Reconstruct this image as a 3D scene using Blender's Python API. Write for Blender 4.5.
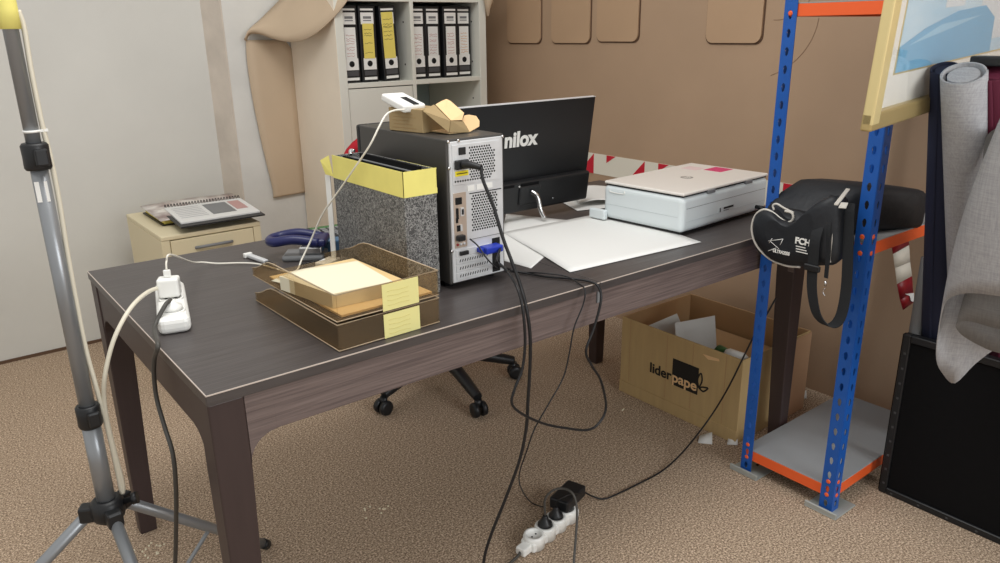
import bpy, bmesh, math, random
from mathutils import Vector, Matrix
random.seed(7)
S = bpy.context.scene
for o in list(bpy.data.objects): bpy.data.objects.remove(o)
C = S.collection

# ------------------------------------------------------------ camera
F = 764.43; CH = 1.29
YAW, PIT, ROL = -0.66344935, 0.31768276, 0.01472525
def _cam():
    right = Vector((math.cos(YAW), math.sin(YAW), 0)); f0 = Vector((-math.sin(YAW), math.cos(YAW), 0))
    fwd = f0*math.cos(PIT) + Vector((0, 0, -1))*math.sin(PIT)
    down = fwd.cross(right)
    r2 = right*math.cos(ROL) + down*math.sin(ROL); d2 = -right*math.sin(ROL) + down*math.cos(ROL)
    return r2, d2, fwd
CR, CD, CF = _cam()
cd = bpy.data.cameras.new('camera'); cam = bpy.data.objects.new('camera', cd); C.objects.link(cam)
cd.sensor_fit = 'HORIZONTAL'; cd.sensor_width = 36; cd.lens = 36*F/1000; cd.clip_start = .05
cam.matrix_world = Matrix(((CR.x, -CD.x, -CF.x, 0), (CR.y, -CD.y, -CF.y, 0), (CR.z, -CD.z, -CF.z, CH), (0, 0, 0, 1)))
S.camera = cam
def P(px, py, x=None, y=None, z=None):
    """point of the room where the sight line through a photo pixel meets the plane x=, y= or z="""
    d = CR*(px-500) + CD*(py-281.5) + CF*F
    t = x/d.x if x is not None else y/d.y if y is not None else (z-CH)/d.z
    return Vector((d.x*t, d.y*t, d.z*t+CH))

# ------------------------------------------------------------ light, world, exposure
def lin(c): c /= 255; return c/12.92 if c <= .04045 else ((c+.055)/1.055)**2.4
def rgb(r, g, b): return (lin(r), lin(g), lin(b), 1)
w = bpy.data.worlds.new('world'); S.world = w; w.use_nodes = True
w.node_tree.nodes['Background'].inputs[0].default_value = (1.0, .985, .96, 1)
w.node_tree.nodes['Background'].inputs[1].default_value = .55
def area(name, loc, target, sx, sy, power, col=(1, 1, 1)):
    l = bpy.data.lights.new(name, 'AREA'); l.shape = 'RECTANGLE'; l.size = sx; l.size_y = sy; l.energy = power; l.color = col
    o = bpy.data.objects.new(name, l); C.objects.link(o); o.location = loc
    o.rotation_euler = (Vector(target)-Vector(loc)).to_track_quat('-Z', 'Y').to_euler(); return o
area('window_light', (1.9, -2.2, 1.9), (1.5, 1.5, .6), 2.4, 1.4, 62, (.95, .98, 1.0))
area('ceiling_lamp_light', (0.6, 1.2, 2.75), (0.75, 1.5, 0), 1.4, 1.0, 24, (1, .985, .96))
S.view_settings.view_transform = 'Standard'; S.view_settings.look = 'None'
S.view_settings.exposure = 0.42; S.view_settings.gamma = 1; S.view_settings.use_curve_mapping = False

# ------------------------------------------------------------ materials
MATS = {}
def mat(name, col, rough=.5, metal=0, noise=0, nscale=20, bump=0, bscale=80, stretch=(1, 1, 1), spec=.5, alpha=1, trans=0, ior=1.45, detail=4, col2=None):
    if name in MATS: return MATS[name]
    m = bpy.data.materials.new(name); m.use_nodes = True; nt = m.node_tree; b = nt.nodes['Principled BSDF']
    b.inputs['Base Color'].default_value = col; b.inputs['Roughness'].default_value = rough; b.inputs['Metallic'].default_value = metal
    b.inputs['Specular IOR Level'].default_value = spec; b.inputs['IOR'].default_value = ior
    b.inputs['Transmission Weight'].default_value = trans
    tc = nt.nodes.new('ShaderNodeTexCoord'); mp = nt.nodes.new('ShaderNodeMapping'); mp.inputs['Scale'].default_value = stretch
    nt.links.new(tc.outputs['Object'], mp.inputs[0])
    n = nt.nodes.new('ShaderNodeTexNoise'); n.inputs['Scale'].default_value = nscale; n.inputs['Detail'].default_value = detail
    nt.links.new(mp.outputs[0], n.inputs['Vector'])
    if noise or col2:
        r = nt.nodes.new('ShaderNodeValToRGB'); r.color_ramp.elements[0].position = .32; r.color_ramp.elements[1].position = .68
        if col2: a, c = col2, col
        else: a = tuple(x*(1-noise) for x in col[:3])+(1,); c = tuple(min(1, x*(1+noise)) for x in col[:3])+(1,)
        r.color_ramp.elements[0].color = a; r.color_ramp.elements[1].color = c
        nt.links.new(n.outputs['Fac'], r.inputs[0]); nt.links.new(r.outputs[0], b.inputs['Base Color'])
    if bump:
        n2 = nt.nodes.new('ShaderNodeTexNoise'); n2.inputs['Scale'].default_value = bscale; n2.inputs['Detail'].default_value = 3
        nt.links.new(mp.outputs[0], n2.inputs['Vector'])
        bp = nt.nodes.new('ShaderNodeBump'); bp.inputs['Strength'].default_value = bump; bp.inputs['Distance'].default_value = .01
        nt.links.new(n2.outputs['Fac'], bp.inputs['Height']); nt.links.new(bp.outputs[0], b.inputs['Normal'])
    MATS[name] = m; return m
M_wall = mat('white_plaster', rgb(206, 205, 199), .9, noise=.03, nscale=3, bump=.12, bscale=25)
M_pillar = mat('pillar_plaster', rgb(212, 211, 206), .9, noise=.05, nscale=6, bump=.12, bscale=25)
M_chamfer = mat('bare_plaster', rgb(202, 192, 180), .9, noise=.08, nscale=9, bump=.2, bscale=25)
M_mdf = mat('brown_hardboard', rgb(174, 147, 121), .55, noise=.05, nscale=2.5, bump=.03, bscale=40)
M_mdf2 = mat('brown_hardboard_panel', rgb(182, 152, 122), .55, noise=.04, nscale=3)
M_mdfedge = mat('hardboard_edge', rgb(92, 68, 50), .7)
M_sheet = mat('tan_hardboard_sheet', rgb(194, 173, 147), .6, noise=.04, nscale=4)
M_unit = mat('cream_laminate', rgb(218, 218, 208), .45, noise=.015, nscale=5)
M_unitside = mat('cream_side_laminate', rgb(232, 220, 202), .5, noise=.03, nscale=4)
M_unitback = mat('pale_blue_grey_back', rgb(150, 165, 166), .6)
M_cab = mat('beige_metal', rgb(220, 208, 174), .45)
M_desktop = mat('black_brown_top', rgb(76, 71, 70), .36, noise=.22, nscale=7, bump=.05, bscale=12, stretch=(1, 14, 14), col2=rgb(66, 61, 60))
M_apron = mat('wood_grain_apron', rgb(118, 104, 100), .5, nscale=13, bump=.1, bscale=14, stretch=(.5, 1, 22), col2=rgb(88, 76, 74), detail=6)
M_leg = mat('black_brown_leg', rgb(60, 48, 47), .42, noise=.06, nscale=6, stretch=(14, 14, 1))
M_edge = mat('worn_pale_edge', rgb(190, 178, 168), .4)
M_black = mat('black_plastic', rgb(26, 27, 29), .42)
M_blackmat = mat('matt_black', rgb(9, 9, 11), .8, noise=.1, nscale=60, spec=.2)
M_cable = mat('black_rubber', rgb(22, 22, 24), .45)
M_gcable = mat('dark_grey_rubber', rgb(70, 68, 64), .5)
M_wcable = mat('white_plastic_cable', rgb(226, 222, 210), .4)
M_ccable = mat('cream_cable', rgb(214, 208, 190), .45)
M_white = mat('white_plastic', rgb(232, 232, 228), .35)
M_printer = mat('printer_white', rgb(214, 222, 224), .35)
M_printlid = mat('printer_lid_white', rgb(226, 221, 214), .3)
M_grey = mat('grey_plastic', rgb(120, 122, 124), .4)
M_silver = mat('galvanised_steel', rgb(214, 216, 218), .38, .3, noise=.05, nscale=30)
M_bsilver = mat('chrome', rgb(215, 215, 215), .2, 1)
M_tripod = mat('grey_painted_tube', rgb(140, 143, 146), .33, .5)
M_pcside = mat('dark_grey_steel', rgb(74, 72, 70), .38, .3)
M_copper = mat('io_plate', rgb(205, 190, 176), .35, .6)
M_yel = mat('yellow_masking_tape', rgb(232, 222, 126), .7, noise=.05, nscale=12)
M_note = mat('yellow_note', rgb(226, 220, 150), .75)
M_ystick = mat('yellow_sticker', rgb(236, 218, 40), .5)
M_ylab = mat('yellow_paper_label', rgb(226, 208, 104), .7, noise=.04, nscale=20)
M_paper = mat('white_paper', rgb(222, 222, 219), .75, bump=.04, bscale=8)
M_cream = mat('cream_paper', rgb(226, 218, 192), .75)
M_manila = mat('manila_folder', rgb(224, 195, 142), .75)
M_ink = mat('black_ink', rgb(24, 22, 20), .7)
M_kraft = mat('kraft_cardboard', rgb(184, 158, 112), .8, noise=.05, nscale=6, bump=.05, bscale=30, stretch=(1, 8, 1))
M_kraftd = mat('kraft_inside', rgb(176, 142, 102), .85, noise=.05, nscale=6)
M_kraftp = mat('pinkish_cardboard', rgb(190, 152, 118), .85, noise=.05, nscale=6)
M_kraftbox = mat('small_box_kraft', rgb(158, 136, 98), .8, noise=.04, nscale=20)
M_kraftin = mat('small_box_inside', rgb(226, 190, 142), .8)
M_blue = mat('blue_painted_steel', rgb(28, 86, 168), .4, .05, noise=.05, nscale=14)
M_orange = mat('orange_painted_steel', rgb(230, 96, 44), .42)
M_shelfg = mat('grey_shelf_panel', rgb(150, 152, 154), .5, noise=.03, nscale=8)
M_foot = mat('grey_cast_foot', rgb(168, 172, 168), .45, .3)
M_red = mat('red_print', rgb(196, 26, 50), .55)
M_redtape = mat('dark_red_plastic', rgb(140, 24, 34), .4)
M_chairred = mat('red_fabric', rgb(165, 18, 34), .85)
M_tapew = mat('white_tape', rgb(226, 222, 208), .5)
M_gold = mat('pale_gold_frame', rgb(224, 206, 150), .33, .35)
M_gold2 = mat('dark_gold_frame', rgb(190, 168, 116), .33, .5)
M_mount = mat('off_white_mount', rgb(234, 232, 224), .7)
M_navy = mat('navy_fabric', rgb(24, 30, 54), .8, bump=.1, bscale=300)
M_maroon = mat('maroon_fabric', rgb(96, 24, 50), .75)
M_nylon = mat('black_nylon', rgb(27, 30, 35), .55, bump=.5, bscale=16)
M_strap = mat('black_webbing', rgb(28, 30, 33), .8)
M_piping = mat('light_grey_piping', rgb(200, 196, 188), .6)
M_navyplas = mat('navy_plastic', rgb(30, 34, 82), .35)
M_bluebox = mat('blue_grey_plastic', rgb(70, 104, 134), .5)
M_vga = mat('blue_connector', rgb(30, 54, 168), .4)
M_hole = mat('dark_hole', rgb(14, 14, 15), .8)
M_green = mat('green_plastic', rgb(60, 110, 60), .5)
M_magc = mat('magazine_print', rgb(225, 220, 212), .4, nscale=18, col2=rgb(150, 130, 125))
M_gal = mat('grey_roll', rgb(116, 116, 116), .7)

def fabric(name, c1, c2, sc=(500, 500, 30)):
    m = bpy.data.materials.new(name); m.use_nodes = True; nt = m.node_tree; b = nt.nodes['Principled BSDF']; b.inputs['Roughness'].default_value = .85
    tc = nt.nodes.new('ShaderNodeTexCoord'); out = []
    for s in ((25, 25, 700), (300, 300, 16)):
        mp = nt.nodes.new('ShaderNodeMapping'); mp.inputs['Scale'].default_value = s; nt.links.new(tc.outputs['Object'], mp.inputs[0])
        n = nt.nodes.new('ShaderNodeTexNoise'); n.inputs['Scale'].default_value = 1; n.inputs['Detail'].default_value = 3; nt.links.new(mp.outputs[0], n.inputs['Vector']); out.append(n)
    mx = nt.nodes.new('ShaderNodeMath'); mx.operation = 'ADD'; nt.links.new(out[0].outputs['Fac'], mx.inputs[0]); nt.links.new(out[1].outputs['Fac'], mx.inputs[1])
    dv = nt.nodes.new('ShaderNodeMath'); dv.operation = 'MULTIPLY'; dv.inputs[1].default_value = .5; nt.links.new(mx.outputs[0], dv.inputs[0])
    r = nt.nodes.new('ShaderNodeValToRGB'); r.color_ramp.elements[0].position = .38; r.color_ramp.elements[1].position = .62
    r.color_ramp.elements[0].color = c2; r.color_ramp.elements[1].color = c1
    nt.links.new(dv.outputs[0], r.inputs[0]); nt.links.new(r.outputs[0], b.inputs['Base Color']); return m
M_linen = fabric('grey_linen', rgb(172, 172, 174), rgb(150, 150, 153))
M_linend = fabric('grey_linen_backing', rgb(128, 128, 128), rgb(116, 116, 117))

def carpet():
    m = bpy.data.materials.new('brown_carpet'); m.use_nodes = True; nt = m.node_tree; b = nt.nodes['Principled BSDF']; b.inputs['Roughness'].default_value = 1
    b.inputs['Specular IOR Level'].default_value = .1
    tc = nt.nodes.new('ShaderNodeTexCoord')
    n = nt.nodes.new('ShaderNodeTexNoise'); n.inputs['Scale'].default_value = 185; n.inputs['Detail'].default_value = 4; n.inputs['Roughness'].default_value = .85
    nt.links.new(tc.outputs['Object'], n.inputs['Vector'])
    r = nt.nodes.new('ShaderNodeValToRGB'); e = r.color_ramp.elements
    e[0].position = .38; e[0].color = rgb(104, 87, 72); e[1].position = .62; e[1].color = rgb(244, 222, 196)
    k = e.new(.5); k.color = rgb(170, 147, 124)
    nt.links.new(n.outputs['Fac'], r.inputs[0])
    n3 = nt.nodes.new('ShaderNodeTexNoise'); n3.inputs['Scale'].default_value = 2.2; nt.links.new(tc.outputs['Object'], n3.inputs['Vector'])
    mx = nt.nodes.new('ShaderNodeMix'); mx.data_type = 'RGBA'; mx.blend_type = 'MULTIPLY'; mx.inputs[0].default_value = .18
    nt.links.new(r.outputs[0], mx.inputs[6]); nt.links.new(n3.outputs['Fac'], mx.inputs[7]); nt.links.new(mx.outputs[2], b.inputs['Base Color'])
    bp = nt.nodes.new('ShaderNodeBump'); bp.inputs['Strength'].default_value = .35; bp.inputs['Distance'].default_value = .006
    nt.links.new(n.outputs['Fac'], bp.inputs['Height']); nt.links.new(bp.outputs[0], b.inputs['Normal']); return m
M_carpet = carpet()

def marbled():
    m = bpy.data.materials.new('grey_marbled_board'); m.use_nodes = True; nt = m.node_tree; b = nt.nodes['Principled BSDF']; b.inputs['Roughness'].default_value = .5
    tc = nt.nodes.new('ShaderNodeTexCoord')
    n0 = nt.nodes.new('ShaderNodeTexNoise'); n0.inputs['Scale'].default_value = 60; nt.links.new(tc.outputs['Object'], n0.inputs['Vector'])
    ad = nt.nodes.new('ShaderNodeMix'); ad.data_type = 'VECTOR'; ad.inputs[0].default_value = .05
    nt.links.new(tc.outputs['Object'], ad.inputs[4]); nt.links.new(n0.outputs['Color'], ad.inputs[5])
    v = nt.nodes.new('ShaderNodeTexVoronoi'); v.feature = 'DISTANCE_TO_EDGE'; v.inputs['Scale'].default_value = 105; nt.links.new(ad.outputs[1], v.inputs['Vector'])
    r = nt.nodes.new('ShaderNodeValToRGB'); r.color_ramp.elements[0].position = .03; r.color_ramp.elements[1].position = .12
    r.color_ramp.elements[0].color = rgb(148, 148, 146); r.color_ramp.elements[1].color = rgb(66, 66, 66)
    nt.links.new(v.outputs['Distance'], r.inputs[0]); nt.links.new(r.outputs[0], b.inputs['Base Color']); return m
M_marble = marbled()

def smoky():
    m = bpy.data.materials.new('smoky_clear_plastic'); m.use_nodes = True; nt = m.node_tree; b = nt.nodes['Principled BSDF']
    out = nt.nodes['Material Output']
    t = nt.nodes.new('ShaderNodeBsdfTransparent'); t.inputs[0].default_value = rgb(244, 236, 222)
    b.inputs['Base Color'].default_value = rgb(150, 134, 112); b.inputs['Roughness'].default_value = .12
    mx = nt.nodes.new('ShaderNodeMixShader'); mx.inputs[0].default_value = .16
    nt.links.new(t.outputs[0], mx.inputs[1]); nt.links.new(b.outputs[0], mx.inputs[2]); nt.links.new(mx.outputs[0], out.inputs[0]); return m
M_smoke = smoky()
def glassmat():
    m = bpy.data.materials.new('picture_glass'); m.use_nodes = True; nt = m.node_tree; out = nt.nodes['Material Output']
    t = nt.nodes.new('ShaderNodeBsdfTransparent'); g = nt.nodes.new('ShaderNodeBsdfGlossy'); g.inputs['Roughness'].default_value = .02
    lw = nt.nodes.new('ShaderNodeLayerWeight'); lw.inputs['Blend'].default_value = .5
    pw_ = nt.nodes.new('ShaderNodeMath'); pw_.operation = 'POWER'; pw_.inputs[1].default_value = 4; nt.links.new(lw.outputs['Facing'], pw_.inputs[0])
    fr = nt.nodes.new('ShaderNodeMath'); fr.operation = 'MULTIPLY_ADD'; fr.inputs[1].default_value = .7; fr.inputs[2].default_value = .04; nt.links.new(pw_.outputs[0], fr.inputs[0]); mx = nt.nodes.new('ShaderNodeMixShader')
    nt.links.new(fr.outputs[0], mx.inputs[0]); nt.links.new(t.outputs[0], mx.inputs[1]); nt.links.new(g.outputs[0], mx.inputs[2]); nt.links.new(mx.outputs[0], out.inputs[0]); return m
M_glass = glassmat()

# ------------------------------------------------------------ mesh helpers
def catmull(pts, k=8):
    pts = [Vector(p) for p in pts]
    if len(pts) < 3: return pts
    q = [2*pts[0]-pts[1]] + pts + [2*pts[-1]-pts[-2]]; out = []
    for i in range(1, len(q)-2):
        a, b, c, d = q[i-1:i+3]
        for j in range(k):
            t = j/k
            out.append(.5*((2*b)+(c-a)*t+(2*a-5*b+4*c-d)*t*t+(3*b-a-3*c+d)*t**3))
    out.append(pts[-1]); return out
class MB:
    def __init__(s): s.bm = bmesh.new(); s.mats = []
    def _mi(s, m):
        if m is None: return 0
        if m not in s.mats: s.mats.append(m)
        return s.mats.index(m)
    def box(s, x0, x1, y0, y1, z0, z1, bev=0, seg=2, m=None, T=None):
        b = bmesh.new(); bmesh.ops.create_cube(b, size=1)
        for v in b.verts: v.co = Vector((x0+(v.co.x+.5)*(x1-x0), y0+(v.co.y+.5)*(y1-y0), z0+(v.co.z+.5)*(z1-z0)))
        if bev: bmesh.ops.bevel(b, geom=b.edges[:], offset=bev, segments=seg, affect='EDGES', profile=.5)
        return s.merge(b, m, T)
    def merge(s, b, m=None, T=None):
        mi = s._mi(m); mp = {}
        for v in b.verts: mp[v] = s.bm.verts.new(T @ v.co if T else v.co)
        for f in b.faces:
            try: nf = s.bm.faces.new([mp[v] for v in f.verts]); nf.material_index = mi
            except ValueError: pass
        b.free(); return s
    def tube(s, pts, r, n=8, m=None, smooth=True, flat=None, k=8):
        mi = s._mi(m); pts = catmull(pts, k) if smooth else [Vector(p) for p in pts]
        rings = []; t0 = None; nrm = None
        for i, p in enumerate(pts):
            t = (pts[min(i+1, len(pts)-1)]-pts[max(i-1, 0)])
            t = t.normalized() if t.length > 1e-9 else Vector((0, 0, 1))
            if nrm is None:
                nrm = t.cross(Vector((0, 0, 1)));
                if nrm.length < .05: nrm = t.cross(Vector((0, 1, 0)))
                nrm.normalize()
            else: nrm = (nrm - t*nrm.dot(t)).normalized()
            bi = t.cross(nrm); rr = r[0]+(r[1]-r[0])*i/(len(pts)-1) if isinstance(r, tuple) else r
            rings.append([s.bm.verts.new(p+nrm*math.cos(a)*rr+bi*math.sin(a)*rr) for a in [2*math.pi*j/n for j in range(n)]])
        for a, b in zip(rings, rings[1:]):
            for j in range(n):
                f = s.bm.faces.new((a[j], a[(j+1) % n], b[(j+1) % n], b[j])); f.material_index = mi; f.smooth = True
        for rg in (rings[0][::-1], rings[-1]): f = s.bm.faces.new(rg); f.material_index = mi
        return s
    def band(s, pts, width, thick, m=None, k=6):
        """flat strap along a path; width is a vector"""
        mi = s._mi(m); pts = catmull(pts, k); wv = Vector(width); rings = []
        for i, p in enumerate(pts):
            t = (pts[min(i+1, len(pts)-1)]-pts[max(i-1, 0)]).normalized(); n = t.cross(wv).normalized()*thick/2; h = wv/2
            rings.append([s.bm.verts.new(p+h+n), s.bm.verts.new(p-h+n), s.bm.verts.new(p-h-n), s.bm.verts.new(p+h-n)])
        for a, b in zip(rings, rings[1:]):
            for j in range(4): f = s.bm.faces.new((a[j], a[(j+1) % 4], b[(j+1) % 4], b[j])); f.material_index = mi
        for rg in (rings[0][::-1], rings[-1]): f = s.bm.faces.new(rg); f.material_index = mi
        return s
    def lathe(s, prof, c=(0, 0, 0), axis=(0, 0, 1), n=20, m=None, smooth=True):
        mi = s._mi(m); ax = Vector(axis).normalized(); u = ax.orthogonal().normalized(); v = ax.cross(u); c = Vector(c); rings = []
        for r, h in prof: rings.append([s.bm.verts.new(c+ax*h+(u*math.cos(2*math.pi*j/n)+v*math.sin(2*math.pi*j/n))*max(r, 1e-5)) for j in range(n)])
        for a, b in zip(rings, rings[1:]):
            for j in range(n): f = s.bm.faces.new((a[j], a[(j+1) % n], b[(j+1) % n], b[j])); f.material_index = mi; f.smooth = smooth
        for rg in (rings[0][::-1], rings[-1]): f = s.bm.faces.new(rg); f.material_index = mi
        return s
    def prism(s, poly, ext, m=None, bev=0):
        """poly: list of 3D points (planar), ext: extrusion vector"""
        mi = s._mi(m); b = bmesh.new(); e = Vector(ext)
        lo = [b.verts.new(Vector(p)) for p in poly]; hi = [b.verts.new(Vector(p)+e) for p in poly]
        b.faces.new(lo); b.faces.new(hi[::-1]); n = len(poly)
        for i in range(n): b.faces.new((lo[i], lo[(i+1) % n], hi[(i+1) % n], hi[i]))
        if bev: bmesh.ops.bevel(b, geom=b.edges[:], offset=bev, segments=2, affect='EDGES', profile=.5)
        return s.merge(b, m)
    def quadgrid(s, rows, m=None, smooth=True):
        mi = s._mi(m); g = [[s.bm.verts.new(Vector(p)) for p in r] for r in rows]
        for a, b in zip(g, g[1:]):
            for j in range(len(a)-1): f = s.bm.faces.new((a[j], a[j+1], b[j+1], b[j])); f.material_index = mi; f.smooth = smooth
        return s
    def build(s, name, m=None, parent=None, loc=None, rotz=0, solid=0, sub=0, smooth=None):
        if m is not None: s.mats = [m] + [x for x in s.mats if x is not m] if not s.mats else s.mats
        bmesh.ops.recalc_face_normals(s.bm, faces=s.bm.faces[:]) if not solid else None
        me = bpy.data.meshes.new(name); s.bm.to_mesh(me); s.bm.free()
        for x in (s.mats or [m]): me.materials.append(x)
        o = bpy.data.objects.new(name, me); C.objects.link(o)
        if smooth:
            for p in me.polygons: p.use_smooth = True
        if parent: o.parent = parent
        if loc is not None: o.location = loc; o.rotation_euler = (0, 0, rotz)
        if solid:
            md = o.modifiers.new('thickness', 'SOLIDIFY'); md.thickness = solid; md.offset = 0
        if sub:
            md = o.modifiers.new('smooth', 'SUBSURF'); md.levels = md.render_levels = sub
        return o
def empty(name, loc=(0, 0, 0), rotz=0, rot=None):
    o = bpy.data.objects.new(name, None); C.objects.link(o); o.location = loc; o.rotation_euler = rot or (0, 0, rotz); o.empty_display_size = .05; return o
def tag(o, label, cat, group=None, kind=None):
    o['label'] = label; o['category'] = cat
    if group: o['group'] = group
    if kind: o['kind'] = kind
    return o
def struct(o, label=None):
    o['kind'] = 'structure'
    if label: o['label'] = label
    return o
def quick(name, parent, m, *a, **k): return MB().box(*a, **k).build(name, m, parent)
def text(name, s, size, m, loc, xdir, ydir, parent=None, bold=0, align='LEFT', shear=0, ext=.0006, sx=1):
    cu = bpy.data.curves.new(name, 'FONT'); cu.body = s; cu.size = size; cu.extrude = ext; cu.offset = bold; cu.align_x = align; cu.shear = shear
    t = bpy.data.objects.new(name, cu); C.objects.link(t); bpy.context.view_layer.update()
    me = bpy.data.meshes.new_from_object(t.evaluated_get(bpy.context.evaluated_depsgraph_get())); bpy.data.objects.remove(t)
    o = bpy.data.objects.new(name, me); C.objects.link(o); me.materials.clear(); me.materials.append(m)
    x = Vector(xdir).normalized(); y = Vector(ydir); y = (y-x*y.dot(x)).normalized(); z = x.cross(y)
    Mx = Matrix((x, y, z)).transposed().to_4x4(); Mx.translation = Vector(loc)
    for v in me.vertices: v.co.x *= sx; v.co = Mx @ v.co
    if parent: o.parent = parent
    return o
def local(o, *objs):
    pass

# ============================================================ SETTING
struct(MB().box(-2.5, 2.5, -2.6, 3.585, -.04, 0).build('floor', M_carpet), 'brown speckled carpet floor')
struct(MB().box(-2.5, 2.6, 3.585, 3.7, -.04, 2.8).build('wall_back', M_wall), 'off white plaster wall behind the desk')
struct(MB().box(2.5, 2.62, -2.6, 3.585, -.04, 2.8).build('wall_right', M_mdf), 'wall lined with brown hardboard sheets')
p = MB().prism([(1.172, 3.585, 0), (1.215, 3.465, 0), (2.5, 3.465, 0), (2.5, 3.585, 0)], (0, 0, 2.8)).build('wall_pillar', M_pillar); struct(p, 'white plaster pillar beside the shelving')
p = MB().prism([(1.168, 3.585, 0), (1.211, 3.463, 0), (1.218, 3.464, 0), (1.175, 3.585, 0)], (0, 0, 2.8)).build('trim_pillar', M_chamfer); struct(p, 'bare pinkish plaster strip on the corner of the pillar')
struct(MB().box(-2.5, 1.17, 3.577, 3.585, 0, .012).build('baseboard_back', M_mdfedge), 'thin dark strip at the foot of the white wall')
# rounded hardboard panels on the brown wall
def panel(pxa, pxb, py, lab):
    a = P(pxa, py, x=2.49); b = P(pxb, py, x=2.49); z0 = (a.z+b.z)/2; y1, y0 = a.y, b.y; r = .03
    def outline(g):
        pts = [(y0-g, 1.9)]
        for k in range(7): t = math.pi + k/6*math.pi/2; pts.append((y0-g+r+r*math.cos(t), z0-g+r+r*math.sin(t)))
        for k in range(7): t = 1.5*math.pi + k/6*math.pi/2; pts.append((y1+g-r+r*math.cos(t), z0-g+r+r*math.sin(t)))
        pts.append((y1+g, 1.9)); return pts
    root = empty('rounded_board', (2.5, (y0+y1)/2, z0))
    q = [(-.003, y-(y0+y1)/2, z-z0) for y, z in outline(.005)]
    MB().prism(q, (.003, 0, 0)).build('backing', M_mdfedge, root)
    q = [(-.009, y-(y0+y1)/2, z-z0) for y, z in outline(0)]
    MB().prism(q, (.006, 0, 0)).build('board', M_mdf2, root)
    tag(root, lab, 'panel', 'rounded hardboard panels on the brown wall')
panel(507, 540, 43, 'leftmost and narrowest rounded brown panel on the wall beside the white shelving')
panel(551, 589, 43, 'second rounded brown panel from the shelving on the wall')
panel(596, 637, 41.5, 'third rounded brown panel from the shelving, left of the wide plain gap')
panel(705, 760, 43, 'wide rounded brown panel on the wall just left of the blue rack post')
# scribed arcs
arcs = MB()
for (cx, cy, r, a0, a1) in ((655, 10, 34, 150, 215), (745, 5, 75, 10, 75), (700, -20, 78, 175, 215), (775, -20, 40, 20, 95)):
    arcs.tube([P(cx+r*math.cos(math.radians(t)), cy+r*math.sin(math.radians(t)), x=2.4995) for t in range(a0, a1, 6)], .0012, 4)
struct(arcs.build('trim_scribed_arcs', mat('scribed_line', rgb(146, 120, 96), .7)), 'faint curved scratches on the brown wall')
# red and white tape strip along the wall
root = empty('barrier_tape', (2.5, 2.0, .72))
def WP(px, py, x=2.497): return P(px, py, x=x) - Vector((2.5, 2.0, .72))
y_a, y_b = 2.80, 1.02
MB().box(-.002, 0, y_b-2.0, y_a-2.0, -.062, .03).build('tape_strip', M_tapew, root)
tri = MB()
def trip(ys): tri.prism([(-.003, y-2.0, z) for y, z in ys], (.001, 0, 0))
for y in (2.505, 2.20, 1.9, 1.62, 1.36):
    trip([(y+.0, .0295), (y+.085, -.0615), (y-.0, -.0615)] if False else [(y-.02, .0295), (y-.02, -.0615), (y+.07, -.0615)])
for y in (2.385, 2.085, 1.79, 1.5, 1.22): trip([(y+.02, .0295), (y-.035, .0295), (y+.02, -.005)])
tri.build('red_triangles', M_red, root)
tag(root, 'white tape with red triangles running along the brown wall behind the printer', 'tape')

# ============================================================ SHELVING UNIT
YF, YB = 3.0, 3.455
U = empty('shelving_unit', (1.9, 3.2, 0)); uo = Vector((1.9, 3.2, 0))
def ub(name, x0, x1, y0, y1, z0, z1, m=M_unit, bev=.0015): return MB().box(x0-1.9, x1-1.9, y0-3.2, y1-3.2, z0, z1, bev, 1).build(name, m, U)
ub('side_panel', 1.511, 1.549, YF, YB, 0, 1.80, M_unit)
MB().box(1.509-1.9, 1.5108-1.9, YF-3.2+.001, YB-3.2, 0, 1.80).build('side_facing', M_unitside, U)
ub('side_panel', 2.245, 2.284, YF, YB, 0, 1.80)
ub('divider', 1.872, 1.890, YF+.002, YB-.01, .04, 1.76)
for z in (.0, .40, .736, 1.064, 1.412, 1.765):
    for (a, b) in ((1.549, 1.872), (1.890, 2.245)): ub('shelf', a, b, YF+.002, YB-.01, z, z+(.04 if z in (0, 1.765) else .02))
ub('back_panel', 1.549, 2.245, YB-.008, YB-.001, .04, 1.765, M_unitback)
for z in (.74, .404, .044):
    d = ub('door', 1.552, 1.869, YF+.004, YF+.02, z+.02, z+.32 if z > .1 else z+.355)
ub('door', 1.893, 2.242, YF+.004, YF+.02, .424, .732); ub('door', 1.893, 2.242, YF+.004, YF+.02, .044, .396)
holes = MB()
for z in (1.15, 1.33, .82, .98):
    for x in (1.8715, 2.2445): holes.lathe([(.004, 0), (.004, .001)], (x-1.9, 3.06-3.2, z), (-1, 0, 0), 8)
holes.build('peg_holes', M_hole, U)
tag(U, 'cream white shelving unit with open compartments of black binders against the pillar', 'shelf unit')

# binders
def make_binder():
    r = empty('lever_arch_binder')
    w = .079; h = .312; d = .26
    MB().box(-w/2, w/2, 0, d, 0, h, .003, 2).build('cover', M_black, r)
    for (x0_, x1_, z0_, z1_) in ((-w/2+.01, w/2-.008, .01, .021), (-w/2+.01, w/2-.008, .052, .1), (-w/2+.008, w/2-.01, h-.075, h-.028), (-w/2+.008, w/2-.01, h-.02, h-.012)):
        MB().box(x0_, x1_, -.0012, 0, z0_, z1_).build('spine_panel', M_white, r)
    MB().box(-.02, .018, -.002, -.0012, h-.053, h-.043).build('spine_title', M_grey, r)
    MB().box(-.02, .018, -.002, -.0012, h-.062, h-.058).build('spine_line', M_grey, r)
    MB().box(-w/2+.012, w/2-.01, -.0012, 0, .028, .048).build('spine_print', mat('dark_grey_print', rgb(74, 74, 76), .6), r)
    MB().lathe([(.0125, 0), (.0125, .0008), (.006, .0009)], (0, -.0012, .077), (0, -1, 0), 16).build('finger_hole', M_hole, r)
    return r
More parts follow.
